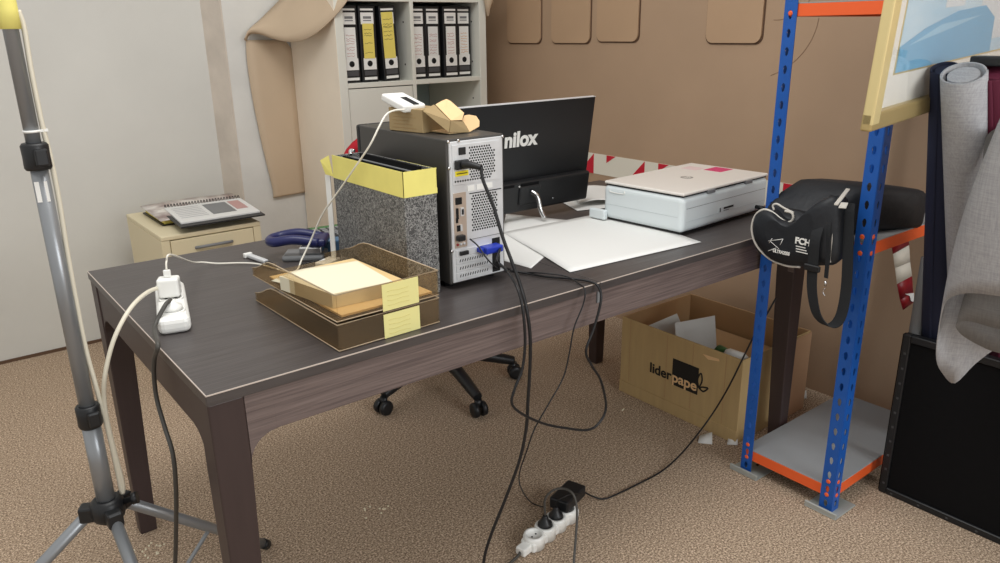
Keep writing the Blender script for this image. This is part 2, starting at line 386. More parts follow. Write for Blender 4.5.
def blabel(r, m, z0, z1, dx=0, scr=(), seed=0, wide=.052):
    MB().box(-wide/2+dx, wide/2+dx, -.0024, -.0012, z0, z1).build('label', m, r)
    rnd = random.Random(seed); g = MB()
    for zz in scr:
        x = -wide/2+dx+.006; pts = []
        while x < wide/2+dx-.006: pts.append((x, -.0026, zz+rnd.uniform(-.003, .003))); x += rnd.uniform(.003, .006)
        if len(pts) > 2: g.tube(pts, .0008, 4, k=2)
    return g
M_pen = mat('dark_pen', rgb(90, 80, 60), .7); M_penr = mat('reddish_pen', rgb(190, 130, 125), .7); M_peno = mat('orange_pen', rgb(215, 150, 70), .7)
b0 = make_binder()
def cp(root):
    r = root.copy(); C.objects.link(r)
    for c in root.children: n = c.copy(); C.objects.link(n); n.parent = r
    return r
specs = [
 (1.592, 3.035, 0, 'white', 'black binder with white spine label, leftmost beside the shelving side panel', M_penr, 0),
 (1.676, 3.03, 0, 'yellow', 'black binder with short yellow label and two handwritten lines, middle of the left compartment', M_pen, 0),
 (1.784, 3.03, -.035, 'tall', 'black binder leaning with tall yellow handwritten label, rightmost of the left compartment', M_pen, 0),
 (1.931, 3.04, 0, 'white', 'black binder partly hidden by the shelf divider, leftmost of the right compartment', M_penr, 0),
 (2.0115, 3.04, 0, 'white', 'black binder with white label of slanted pink writing, second of the right compartment', M_penr, 1),
 (2.102, 3.03, 0, 'white', 'black binder with white label crossed by red lines, third of the right compartment', M_penr, 2),
 (2.190, 3.05, 0, 'white', 'black binder with orange writing on white label, rightmost of the right compartment', M_peno, 3)]
protos = [b0] + [cp(b0) for _ in specs[1:]]
for i, ((x, y, lean, kind, lab, pen, sd), r) in enumerate(zip(specs, protos)):
    if kind == 'yellow': g = blabel(r, M_ylab, .098, .24, 0, (.215, .2, .192, .16, .12), sd)
    elif kind == 'tall': g = blabel(r, M_ylab, .095, .285, -.003, (.255, .236, .228, .222, .205, .19, .175), sd, .056)
    else: g = blabel(r, M_white if i != 4 else M_paper, .1, .225, 0, [.11+.012*k+random.uniform(-.003, .003) for k in range(8)], sd)
    g.build('handwriting', pen, r)
    r.location = (x, y, 1.0845); r.rotation_euler = (0, lean, 0)
    if lean: r.location.z += .0012
    tag(r, lab, 'binder', 'binders in the shelving unit')

# tan hardboard sheet hanging over the unit
def grid_between(lo, hi, n=6, bulge=None):
    rows = []
    for i in range(n+1):
        t = i/n; row = []
        for a, b in zip(lo, hi):
            p = a.lerp(b, t)
            if bulge: p = p+Vector(bulge)*math.sin(t*math.pi)
            row.append(p)
        rows.append(row)
    return rows
sh = MB()
L = catmull([P(246, 40, y=3.45), P(247, 60, y=3.45), P(252, 95, y=3.45), P(260, 135, y=3.45), P(267, 165, y=3.45), P(272.5, 188, y=3.45), P(273.5, 198, y=3.45)], 4)
R_ = catmull([P(285, 40, y=3.45), P(297, 60, y=3.45), P(299, 95, y=3.45), P(301, 135, y=3.45), P(303.2, 165, y=3.45), P(305, 185, y=3.45), P(305.5, 192, y=3.45)], 4)
sh.quadgrid(grid_between(L, R_, 5))
lo = catmull([P(246, 41, y=3.45), P(250, 34, y=3.425), P(260, 34, y=3.38), P(274, 39, y=3.31), P(290, 42, y=3.22), P(306, 39, y=3.12), P(324, 27, y=3.03), P(345, 4, y=2.96), P(362, -25, y=2.94)], 4)
hi = catmull([P(246.2, 38, y=3.451), P(251, 28, y=3.45), P(259, 21, y=3.44), P(268, 12, y=3.43), P(278, 2, y=3.41), P(290, -12, y=3.38), P(304, -26, y=3.33), P(322, -42, y=3.26), P(350, -60, y=3.2)], 4)
sh.quadgrid(grid_between(lo, hi, 6, (-.02, -.03, 0)))
o = sh.build('hardboard_sheet', M_sheet, solid=.004); tag(o, 'large bent tan sheet curling down over the left side of the shelving unit', 'sheet')
o = MB().quadgrid(grid_between([P(482, -20, y=2.985), P(484, 0, y=2.985), P(487, 16, y=2.985)], [P(500, -20, y=2.95), P(494, 0, y=2.97), P(487.6, 16, y=2.984)], 3, (0, -.01, 0))).build('sheet_corner', M_sheet, solid=.004)
tag(o, 'small tan pointed sheet corner hanging at the top right of the shelving unit', 'sheet')

# ============================================================ DRAWER CABINET AND CATALOGUES
CX0, CX1, CY0, CY1, CZ = .694, 1.07, 2.90, 3.40, .587
K = empty('drawer_cabinet', ((CX0+CX1)/2, (CY0+CY1)/2, 0)); kx, ky = (CX0+CX1)/2, (CY0+CY1)/2
def kb(name, x0, x1, y0, y1, z0, z1, m=M_cab, bev=.002, par=None): return MB().box(x0-kx, x1-kx, y0-ky, y1-ky, z0, z1, bev, 2).build(name, m, par or K)
kb('body', CX0, CX1, CY0+.018, CY1, .03, CZ-.018); kb('top', CX0, CX1, CY0, CY1, CZ-.0178, CZ, bev=.004)
kb('front_frame', CX0, CX0+.03, CY0+.002, CY0+.0179, .03, CZ-.018); kb('front_frame', CX1-.03, CX1, CY0+.002, CY0+.0179, .03, CZ-.018)
for i, z in enumerate((.408, .225, .045)):
    d = kb('drawer', CX0+.032, CX1-.032, CY0, CY0+.0178, z, z+.158)
    MB().tube([(-.07, -.25+.001, z+.118), (-.05, -.262, z+.121), (0, -.266, z+.122), (.05, -.262, z+.121), (.07, -.25+.001, z+.118)], .006, 8).build('handle', M_grey, d)
for x in (CX0+.03, CX1-.03):
    for y in (CY0+.04, CY1-.04): MB().lathe([(.02, 0), (.02, .03)], (x-kx, y-ky, 0), n=12).build('foot', M_black, K)
tag(K, 'beige pedestal with drawers and a curved grey handle against the white wall', 'cabinet')
# magazine pile at back, spiral catalogue in front
z0 = CZ+.001
mz = empty('magazine_stack', (.93, 3.2, z0))
def q4(pts, z): return [Vector((p[0]-.93, p[1]-3.2, z)) for p in pts]
base = [(.75, 3.07), (1.12, 3.07), (1.12, 3.36), (.75, 3.36)]
MB().prism(q4(base, 0), (0, 0, .004)).build('back_cover', M_black, mz)
MB().prism(q4([(.76, 3.08), (1.11, 3.08), (1.11, 3.35), (.76, 3.35)], .0042), (0, 0, .012), bev=.001).build('pages', M_ylab, mz)
def curled(x0, x1, y0, y1, z, lift, cx, cy, n=8):
    rows = []
    for i in range(n+1):
        v = i/n; rows.append([(x0+(x1-x0)*j/n-cx, y0+(y1-y0)*v-cy, z+lift*(v*.6+.15*math.sin(j/n*5))*(.6+.4*j/n)) for j in range(n+1)])
    return rows
MB().quadgrid(curled(.74, 1.115, 3.05, 3.34, .024, .03, .93, 3.2)).build('front_page', M_magc, mz, solid=.002)
ph = MB()
for j in range(4): ph.box(-.16+.085*j, -.16+.085*j+.06, -.06, -.01, .0335, .0345)
tag(mz, 'open magazine with photo pages lying at the back of the beige cabinet', 'magazine')
sc = empty('spiral_catalogue', (.93, 3.0, z0))
a0, a1, a2, a3 = [P(*q, z=z0+.004) for q in ((160, 219), (176, 231), (265, 217), (240, 203))]
def sl(ps, z): return [Vector((p.x-.93, p.y-3.0, z)) for p in ps]
cv = [P(160, 211, z=z0+.03), P(181, 227, z=z0+.03), P(265, 214, z=z0+.03), P(242, 199, z=z0+.03)]
MB().prism(sl(cv, .024), (0, 0, .005)).build('back_cover', M_black, sc)
pg = [P(164, 208, z=z0+.035), P(181, 223, z=z0+.035), P(260, 211, z=z0+.035), P(240, 198, z=z0+.035)]
MB().prism(sl(pg, .0292), (0, 0, .007), bev=.001).build('pages', M_paper, sc)
pr = MB()
def pq(u, v):
    a = pg[0].lerp(pg[3], u); b = pg[1].lerp(pg[2], u); p = a.lerp(b, v); return Vector((p.x-.93, p.y-3.0, .0368))
pr.prism([pq(.45, .15), pq(.45, .8), pq(.75, .8), pq(.75, .15)], (0, 0, .0006), m=M_grey)
pr.prism([pq(.78, .15), pq(.78, .7), pq(.93, .7), pq(.93, .15)], (0, 0, .0006), m=mat('faded_red_print', rgb(190, 150, 145), .6))
for j in range(7): pr.prism([pq(.06, .15+j*.1), pq(.06, .18+j*.1), pq(.4, .18+j*.1), pq(.4, .15+j*.1)], (0, 0, .0006), m=mat('light_grey_print', rgb(195, 195, 195), .6))
pr.build('page_print', None, sc)
co = MB(); A, B = pg[0].lerp(pg[3], 0), pg[3]
for j in range(26):
    p = A.lerp(B, (j+.5)/26); q = Vector((p.x-.93, p.y-3.0, .037)); n_ = Vector((0, 1, 0))
    co.tube([q+Vector((0, -.008, 0)), q+Vector((0, -.004, .008)), q+Vector((0, .006, .009)), q+Vector((0, .011, 0)), q+Vector((0, .006, -.01))], .0016, 5, k=3)
co.build('wire_binding', M_black, sc)
MB().prism([Vector((x-.93, y-3.0, z)) for x, y, z in ((.86, 2.99, 0), (1.06, 2.99, 0), (1.06, 3.045, 0), (.86, 3.045, 0))], (0, 0, .0238)).build('folded_pages', M_paper, sc)
tag(sc, 'open wire-bound catalogue with black cover at the front of the beige cabinet', 'catalogue')

# ============================================================ DESK
DX0, DX1, DY0, DY1, DZ = .308, 2.09, 1.163, 2.044, .74
D = empty('desk', (1.2, 1.6, 0))
def db(name, x0, x1, y0, y1, z0, z1, m, bev=.002): return MB().box(x0-1.2, x1-1.2, y0-1.6, y1-1.6, z0, z1, bev, 2).build(name, m, D)
for (a, b) in ((DX0, 1.1985), (1.2000, DX1)):
    t = db('desktop', a, b, DY0, DY1, DZ-.02, DZ, M_desktop, .0015)
    MB().box(a-1.2+.001, b-1.2-.001, DY0-1.6-.0002, DY0-1.6+.0015, DZ-.0016, DZ+.0003).build('worn_edge', M_edge, t)
    if a < .5: MB().box(a-1.2-.0002, a-1.2+.0015, DY0-1.6, DY1-1.6, DZ-.0016, DZ+.0003).build('worn_edge', M_edge, t)
def legpoly(x0, dirx, y, w0, w1, ext, fil, zt, zb):
    """leg face in the x direction with a curved haunch running into the apron (bottom zb)"""
    pts = [(x0, 0), (x0+dirx*w1, 0), (x0+dirx*w0, zb-fil)]
    for k in range(1, 9):
        t = k/8*math.pi/2; pts.append((x0+dirx*(w0+fil*(1-math.cos(t))), zb-fil+fil*math.sin(t)))
    pts += [(x0+dirx*(w0+fil), zt), (x0, zt)]
    return pts
zt = DZ-.0202; zb = .64; LW, LB = .060, .042
for (x, dx) in ((DX0+.002, 1), (DX1-.002, -1)):
    for (y, dy) in ((DY0+.006, 1), (DY1-.006, -1)):
        g = MB()
        def ring(z, w): return [(x-1.2, y-1.6, z), (x+dx*w-1.2, y-1.6, z), (x+dx*w-1.2, y+dy*w-1.6, z), (x-1.2, y+dy*w-1.6, z)]
        zs = [(0, LB), (zb-.06, LW), (zt, LW)]
        rg = [[g.bm.verts.new(p) for p in ring(z, w)] for z, w in zs]
        for a, b in zip(rg, rg[1:]):
            for j in range(4): g.bm.faces.new((a[j], a[(j+1) % 4], b[(j+1) % 4], b[j]))
        g.bm.faces.new(rg[0]); g.bm.faces.new(rg[-1])
        bmesh.ops.bevel(g.bm, geom=g.bm.edges[:], offset=.003, segments=2, affect='EDGES', profile=.5)
        # haunches
        fl = .05
        for axis in (0, 1):
            pts = [(LW-.004, zb-fl)]
            for k in range(1, 8):
                t = k/8*math.pi/2; pts.append((LW+fl*(1-math.cos(t))*.999, zb-fl+fl*math.sin(t)))
            pts += [(LW+fl, zb), (LW+fl, zt-.002), (LW-.004, zt-.002)]
            if axis == 0: MB().prism([(x+dx*max(u, LW+.0006)-1.2, y+dy*.002-1.6, z) for u, z in pts], (0, dy*.02, 0)).build('apron_bracket', M_apron, D)
            else: g.prism([(x+dx*.003-1.2, y+dy*u-1.6, z) for u, z in pts], (dx*.02, 0, 0))
        g.build('leg', M_leg, D)
h = LW+.0502
db('apron', DX0+h, DX1-h, DY0+.008, DY0+.03, zb, zt, M_apron)
db('apron', DX0+h, DX1-h, DY1-.03, DY1-.008, zb, zt, M_apron)
db('side_apron', DX0+.005, DX0+.025, DY0+h+.004, DY1-h-.004, zb, zt, M_leg)
db('side_apron', DX1-.025, DX1-.005, DY0+h+.004, DY1-h-.004, zb, zt, M_leg)
MB().box(-.004, .01, DY0-1.6+.004, DY0-1.6+.0078, DZ-.05, DZ-.024).build('latch', M_grey, D)
tag(D, 'large black-brown extendable wooden desk with worn pale edges', 'desk')

# ============================================================ THINGS ON THE DESK
TZ = DZ+.0006
# ---- computer tower
PX0, PX1, PY0, PY1, PZ = .907, 1.062, 1.335, 1.715, 1.073
T_ = empty('computer_tower', (PX0, PY0, TZ)); W = PX1-PX0; Hh = PZ-TZ; Dp = PY1-PY0
MB().box(0, W, .004, Dp, .012, Hh, .003, 2).build('case', M_pcside, T_)
MB().box(.006, W-.006, 0, .006, .016, Hh-.005, .001, 1).build('rear_panel', M_silver, T_)
ft = MB()
for x in (.02, W-.02):
    for y in (.04, Dp-.04): ft.lathe([(.012, 0), (.012, .0125)], (x, y, 0), n=12)
ft.build('feet', M_black, T_)
MB().box(.0, W, Dp, Dp+.02, .005, Hh, .006, 2).build('front_bezel', M_black, T_)
psu = MB().box(.012, W-.016, -.002, 0, Hh-.098, Hh-.012, .0005, 1).build('power_supply', M_silver, T_)
gr = MB()
def dots(g, x0, x1, z0, z1, pitch, r, y, skip=None):
    z = z0; k = 0
    while z <= z1:
        x = x0+(pitch/2 if k % 2 else 0)
        while x <= x1:
            if not (skip and skip(x, z)): g.lathe([(r, 0), (r, .0004)], (x, y, z), (0, -1, 0), 6, smooth=False)
            x += pitch
        z += pitch*.87; k += 1
dots(gr, .018, W-.03, Hh-.09, Hh-.018, .0066, .0024, -.002, lambda x, z: x < .055 and z > Hh-.086 or (x > W-.04 and (z > Hh-.03 or z < Hh-.082)))
gr.build('grille', M_hole, psu)
MB().box(.028, .046, -.005, -.002, Hh-.034, Hh-.018, .001, 1).build('power_switch', M_black, psu)
MB().box(.018, .052, -.0035, -.002, Hh-.079, Hh-.068).build('warning_sticker', M_ystick, psu)
MB().box(.021, .049, -.0038, -.0035, Hh-.0745, Hh-.0725).build('sticker_line', M_ink, psu)
MB().box(.016, .05, -.012, -.002, Hh-.064, Hh-.044, .002, 1).build('power_inlet', M_black, psu)
io = MB().box(.012, .045, -.002, 0, .095, Hh-.115, .0006, 1).build('port_plate', M_copper, T_)
ports = MB()
ports.box(.016, .032, -.004, -.002, Hh-.14, Hh-.125, m=M_hole).box(.017, .022, -.005, -.002, Hh-.172, Hh-.148, m=M_hole).box(.028, .036, -.006, -.002, Hh-.166, Hh-.148, m=M_silver)
ports.box(.0295, .0345, -.0065, -.006, Hh-.163, Hh-.151, m=M_hole).box(.016, .021, -.004, -.002, .152, .163, m=M_hole).box(.018, .028, -.004, -.002, .133, .146, m=M_hole).box(.026, .031, -.005, -.002, .133, .147, m=M_silver)
for i, m in enumerate((M_redtape, M_silver, M_silver)): ports.lathe([(.003, 0), (.003, .002), (.0015, .0021)], (.018+.009*i, -.002, .103), (0, -1, 0), 10, m=m)
ports.build('ports', None, io)
MB().box(.014, .034, -.014, -.002, .112, .125, .002, 1).build('cable_plug', M_black, io)
fg = MB(); dots(fg, .062, W-.022, .128, Hh-.125, .0068, .0025, 0)
fg.box(.055, W-.012, -.0012, 0, Hh-.122, Hh-.12); fg.box(.055, W-.012, -.0012, 0, .108, .1085); fg.build('fan_grille', M_hole, T_)
ws = MB()
for x in (.05, .075, .1): ws.box(x, x+.018, -.0015, 0, Hh-.115, Hh-.103)
ws.build('embossed_squares', M_white, T_)
sl_ = MB(); 
for i in range(4): sl_.box(.014, W-.045, -.002, 0, .022+.0175*i, .0375+.0175*i, .0005, 1)
slot = sl_.build('slot_covers', M_silver, T_)
sd = MB()
for i in range(3):
    for j in range(12):
        x = .022+j*.0068; z = .03+.0175*i
        sd.prism([(x, -.0025, z-.003), (x+.0022, -.0025, z-.003), (x+.0045, -.0025, z+.003), (x+.0023, -.0025, z+.003)], (0, .0005, 0))
sd.build('slots', M_hole, slot)
MB().box(.022, .045, -.008, -.0021, .0775, .0865, .001, 1).build('video_port', M_black, slot)
MB().box(W-.04, W-.018, -.001, 0, .02, .1).build('slot_bay', M_hole, T_)
sc_ = MB()
for x, z in ((.004, Hh-.004), (.004, Hh-.06), (.004, .09), (.03, Hh-.004), (W-.006, Hh-.006)): sc_.lathe([(.0035, 0), (.0035, .002), (.002, .003)], (x, .0, z), (0, -1, 0), 10)
sc_.build('screws', M_bsilver, T_)
vg = MB().box(W-.078, W-.03, -.03, -.0021, .074, .09, .003, 2).box(W-.085, W-.074, -.02, -.0022, .077, .087, .001, 1)
vga = vg.build('video_connector', M_vga, T_)
tag(T_, 'dark grey computer tower with silver rear panel of ports, standing on the desk', 'computer')

# ---- monitor
MR = empty('monitor', (1.465, 1.765, TZ+.028), rot=(math.radians(8), 0, 0))
MWd = .53; Mh = .325
MB().box(-MWd/2, MWd/2, 0, .012, 0, Mh, .002, 2).build('rear_cover', M_black, MR)
MB().box(-MWd/2+.004, MWd/2-.004, .0121, .014, .012, Mh-.004).build('screen', M_hole, MR)
MB().box(-MWd/2+.02, MWd/2-.012, -.03, -.0001, .004, .098, .008, 3).build('electronics_bulge', M_black, MR)
MB().box(-MWd/2, MWd/2, -.001, .013, Mh, Mh+.0015).build('metal_rim', M_silver, MR)
text('brand_lettering', 'nilox', .062, M_white, (-.086, -.0006, .2), (1, 0, 0), (0, 0, 1), MR, bold=.0022)
for x in (-.13, -.035): MB().box(x, x+.07, -.0325, -.0301, .086, .094, .001, 1).build('vent', M_blackmat, MR)
s_ = MB()
for x, z in ((-.105, .085), (-.04, .085), (-.115, .02), (.1, .03)): s_.lathe([(.003, 0), (.003, .0015)], (x, -.03, z), (0, -1, 0), 10)
s_.build('screws', M_bsilver, MR)
MB().box(-.04, .04, -.036, -.03, .028, .085, .003, 1).build('hinge', M_black, MR)
MB().tube([(.005, -.036, .066), (.012, -.055, .055), (.016, -.07, .02), (.02, -.088, -.004)], (.0085, .007), 10).build('stand_strut', M_bsilver, MR)
MB().tube([(-.05, .04, .01), (-.05, .07, -.016), (.0, .08, -.0165), (.06, .07, -.016), (.06, .04, .01)], .004, 8).build('front_strut', M_bsilver, MR)
tag(MR, 'black monitor seen from behind with white nilox lettering, tilted on a silver strut', 'monitor')

# ---- large white sheet
def paper(name, pts, z, wob=.0, par=None, m=M_paper, n=14, lift=None):
    a, b, c, d = [Vector((p[0], p[1], z)) for p in pts]; rows = []
    for i in range(n+1):
        u = i/n; row = []
        for j in range(n+1):
            v = j/n; p = a.lerp(b, u).lerp(d.lerp(c, u), v)
            p.z += wob*(.5+.5*math.sin(u*9+v*4))*math.sin(v*math.pi)*(.5+.5*math.cos(u*5)) + (lift(u, v) if lift else 0)
            row.append(p)
        rows.append(row)
    o = MB().quadgrid(rows).build(name, m, par, solid=.0006); return o
o = paper('paper_sheet', [(1.196, 1.26), (1.646, 1.226), (1.73, 1.64), (1.31, 1.66)], TZ+.0016, .0025); tag(o, 'large white sheet of paper spread on the desk between the computer and the printer', 'paper')
q_ = [P(497, 259, z=TZ), P(531, 268.5, z=TZ), P(585, 222, z=TZ), P(506, 214, z=TZ)]
o = paper('folded_paper', [(p.x, p.y) for p in q_], TZ+.0005, 0); tag(o, 'white paper under the monitor, partly hidden by the computer tower', 'paper')
o = paper('paper_sheet', [(1.66, 1.72), (1.83, 1.66), (1.93, 1.80), (1.72, 1.87)], TZ+.001, 0, lift=lambda u, v: .006*u*v); tag(o, 'white paper sheet behind the printer beside the monitor', 'paper')
o = paper('paper_sheet', [(1.70, 1.75), (1.80, 1.70), (1.97, 1.88), (1.84, 1.95)], TZ+.012, 0, lift=lambda u, v: .01*math.sin(u*3)); tag(o, 'curling white paper lying on top behind the printer lid corner', 'paper')

# ---- printer
PR = empty('printer', (1.652, 1.298, TZ+.0045), math.radians(3.5))
pw, pd, phh = .44, .285, .112
MB().box(0, pw, 0, pd, .004, phh-.008, .014, 4).build('body', M_printer, PR)
MB().box(.016, pw-.016, -.0005, .001, phh*.63, phh*.63+.0012).build('seam_line', M_grey, PR)
MB().box(.016, pw-.016, -.0005, .001, phh*.30, phh*.30+.0008).build('seam_line', mat('light_seam', rgb(186, 194, 196), .5), PR)
MB().box(-.0005, .001, .016, pd-.016, phh*.42, phh*.42+.0008).build('seam_line', mat('light_seam', rgb(186, 194, 196), .5), PR)
MB().box(.006, pw-.006, .006, pd-.006, phh-.0085, phh-.0045).build('shadow_gap', M_hole, PR)
MB().box(.001, pw-.001, .001, pd-.001, phh-.0045, phh+.004, .004, 2).build('lid', M_printlid, PR)
MB().box(.01, pw-.01, .01, pd-.01, 0, .0045).build('base', M_black, PR)
for x in (.115, .31): MB().box(x, x+.035, -.002, .006, phh-.013, phh-.003, .001, 1).build('hinge', M_grey, PR)
MB().lathe([(.019, 0), (.019, .0006)], (pw*.47, pd*.48, phh+.004), n=24).build('logo_disc', mat('logo_grey', rgb(150, 145, 140), .4), PR)
text('logo_lettering', 'hp', .026, M_printlid, (pw*.47-.0125, pd*.48-.006, phh+.0047), (1, 0, 0), (0, 1, 0), PR, shear=.25, ext=.0002, bold=.0004)
MB().box(pw*.80, pw*.96, pd*.40, pd*.62, phh+.004, phh+.0046).build('sticker', mat('pink_sticker', rgb(205, 60, 110), .5), PR)
MB().box(pw*.74, pw*.86, pd*.66, pd*.86, phh+.004, phh+.0045).build('sticker_text_block', mat('pale_pink_print', rgb(220, 195, 195), .5), PR)
MB().box(pw*.40, pw*.58, -.0008, 0, .034, .05).build('rating_label', mat('light_label', rgb(205, 212, 214), .5), PR)
lt = MB(); lt.box(pw*.455, pw*.57, -.0013, -.0008, .042, .0475); lt.box(pw*.455, pw*.52, -.0013, -.0008, .037, .0385); lt.box(pw*.41, pw*.42, -.0013, -.0008, .036, .048)
lt.build('label_print', M_ink, PR)
MB().tube([(-.0, pd*.72, phh-.018), (-.0012, pd*.73, phh-.026), (-.0012, pd*.9, phh-.026), (-.0, pd*.91, phh-.018)], .0016, 6).build('grip', M_white, PR)
MB().box(-.018, -.001, pd-.02, pd+.04, .0, .03, .004, 2).build('paper_tray', M_printer, PR)
MB().lathe([(.006, 0), (.006, .03)], (pw-.06, 0, .02), (0, -1, 0), 12).build('cable_plug', M_black, PR)
tag(PR, 'white flat-lidded inkjet printer on the right end of the desk', 'printer')

# ---- magazine file (marbled)
FX0, FX1, FY0, FY1, FZ = .803, .884, 1.345, 1.665, 1.015
B_ = empty('magazine_file', (FX0, FY0, TZ)); fw, fd, fh = FX1-FX0, FY1-FY0, FZ-TZ; t = .003
MB().box(0, fw, 0, t, 0, fh, .0008, 1).build('front_panel', M_marble, B_); MB().box(0, fw, fd-t, fd, 0, fh, .0008, 1).build('back_panel', M_marble, B_)
MB().box(0, t, t, fd-t, 0, fh, .0005, 1).build('side_panel', M_marble, B_); MB().box(fw-t, fw, t, fd-t, 0, fh, .0005, 1).build('side_panel', M_marble, B_)
MB().box(t, fw-t, t, fd-t, 0, t).build('bottom', M_marble, B_)
tp = MB(); e = .0012
tp.box(-e, 0, -e, fd*.99, fh-.052, fh+.002).box(-e, fw+e, -e, 0, fh-.052, fh+.002).box(fw, fw+e, -e, fd*.5, fh-.04, fh)
tp.prism([(-.001, fd*.99, fh-.05), (-.012, fd+.016, fh-.045), (-.02, fd+.022, fh-.012), (-.006, fd+.004, fh)], (.001, .001, 0))
tp.build('yellow_tape', M_yel, B_)
tag(B_, 'grey marbled cardboard magazine file with yellow tape around the rim', 'file holder')
fo = empty('folder_bundle', (FX0+.012, FY0+.012, TZ+.004))
for i, (x, m, hh) in enumerate(((.000, M_blackmat, .272), (.006, M_blackmat, .270), (.013, M_paper, .266), (.024, M_grey, .267), (.034, M_paper, .264), (.044, M_blackmat, .274), (.051, M_blackmat, .273))):
    MB().box(x, x+(.009 if m is M_paper else .004), .002+.003*i, .275, 0, hh-.006*(i in (2, 4)), .0005, 1).build('folder', m, fo)
tag(fo, 'black folders and papers standing inside the marbled magazine file', 'folders')
o = MB().tube([(.82, 1.6, 1.022), (.825, 1.61, 1.03), (.83, 1.6, 1.03)], .004, 8).build('binder_clip', M_bsilver); tag(o, 'small metal clip on top of the folders in the magazine file', 'clip')
o = MB().prism([(.792, 1.69, TZ), (.797, 1.675, TZ+.0), (.800, 1.676, FZ-.05), (.796, 1.695, FZ-.05)], (.002, .001, 0)).build('white_strip', M_white); tag(o, 'narrow white plastic sheet standing beside the far corner of the magazine file', 'plastic sheet')

# ---- letter trays
def tray(z, label, top):
    r = empty('letter_tray', (.555, 1.184, z), math.radians(1.5))
    w_, d_, h_ = .222, .372, .052; t = .0025
    g = MB(); g.box(0, w_, 0, d_, 0, t, .0008, 1).box(t, w_-t, 0, t, t, h_, .0008, 1)
    prof = [(0, t), (0, h_), (d_*.70, h_), (d_*.76, h_*.96), (d_*.82, h_*.82), (d_*.88, h_*.62), (d_*.94, h_*.46), (d_, h_*.36), (d_, t)]
    for x_ in (0, w_-t): g.prism([(x_, a_, b_) for a_, b_ in prof], (t, 0, 0))
    g.box(t, w_*.24, d_-t, d_, t, h_*.36, .0008, 1).box(w_*.76, w_-t, d_-t, d_, t, h_*.36, .0008, 1)
    g.build('tray_body', M_smoke, r)
    rim = MB(); pr_ = [(a_, b_) for a_, b_ in prof[1:-1]]
    rim.tube([(w_, a_, b_) for a_, b_ in pr_][::-1]+[(0, a_, b_) for a_, b_ in pr_], .0013, 6, smooth=False)
    rim.tube([(w_, 0, .002), (0, 0, .002), (0, d_, .002)], .0011, 6, smooth=False)
    rim.build('rim', mat('pale_amber_edge', rgb(176, 158, 132), .2), r)
    MB().box(.095, .175, -.0012, -.0003, (.0005 if not top else -.002), h_-.004+(.002 if top else 0)).build('note', M_note, r)
    s = MB()
    for k in range(4): s.tube([(.105+.012*j, -.0015, .035-.009*k+.001*math.sin(j*2+k)) for j in range(5)], .0004, 4, k=2)
    s.build('handwriting', mat('pale_pencil', rgb(205, 192, 120), .7), r)
    return tag(r, label, 'tray', 'stacked smoky letter trays')
tray(TZ, 'lower smoky transparent letter tray standing on the desk, empty and dark', False)
tray(TZ+.0565, 'upper smoky transparent letter tray holding paper, on top of its twin', True)
zp = TZ+.0565+.004
def stackp(name, poly, z, th, m, label, cat):
    o = MB().prism([(x, y, z) for x, y in poly], (0, 0, th)).build(name, m); return tag(o, label, cat)
stackp('manila_folder', [(.570, 1.195), (.768, 1.20), (.760, 1.51), (.562, 1.505)], zp, .004, M_manila, 'manila folder at the bottom of the upper letter tray', 'folder')
zs = zp+.034
cs = [P(331.5, 293.5, z=zs), P(393, 280.5, z=zs), P(357, 260, z=zs), P(279, 275.5, z=zs)]
def inset(ps, k): c = sum(ps, Vector())/4; return [(c+(p-c)*k) for p in ps]
stackp('paper_stack', [(p.x, p.y) for p in inset(cs, .995)], zp+.0045, .028, M_cream, 'thick stack of cream paper filling the upper letter tray', 'paper stack')
cl = [cs[0], cs[1], cs[2], P(271, 278, z=zs-.012)]
o = paper('top_sheet', [(p.x, p.y) for p in cl], zs-.002, 0, m=M_cream, lift=lambda u, v: -.016*max(0, 1-u*2.2)**2*v); tag(o, 'loose cream sheet topping the paper stack in the upper letter tray', 'paper')

# ---- white power strip with adapter on the desk
SP = empty('power_strip', (.382, 1.59, TZ), math.radians(-14))
body = MB().box(-.03, .03, -.125, .13, 0, .034, .012, 3).build('body', M_white, SP)
for i, y in enumerate((-.08, .0, .08)):
    sk = MB().lathe([(.024, 0), (.024, .0025), (.0205, .0028), (.0205, .0006), (.0, .0005)], (0, y, .0335), n=24).build('socket', M_white, SP)
    if i: MB().lathe([(.003, 0), (.003, .0006)], (-.009, y, .0345), n=8).lathe([(.003, 0), (.003, .0006)], (.009, y, .0345), n=8).build('socket_holes', M_hole, sk)
tag(SP, 'white power strip on the left end of the desk with an adapter plugged in', 'power strip')
def rl(p): # local of SP to world
    a = math.radians(-14); return Vector((.382+p[0]*math.cos(a)-p[1]*math.sin(a), 1.59+p[0]*math.sin(a)+p[1]*math.cos(a), TZ+p[2]))
AD = empty('usb_adapter', rl((0, 0.01, .0368)), math.radians(-25))
MB().box(-.021, .021, -.016, .016, 0, .04, .005, 3).build('body', M_white, AD)
MB().box(-.007, .007, -.004, .004, .0402, .056, .002, 2).build('plug', M_white, AD)
tag(AD, 'white cube charger standing upright in the desk power strip', 'charger')
PG = empty('plug', rl((0, -.08, .0362)))
MB().lathe([(.0195, 0), (.019, .008), (.011, .012), (.0075, .019), (.006, .020)], n=20).build('plug_body', M_white, PG)
tag(PG, 'round white plug in the near socket of the desk power strip', 'plug')

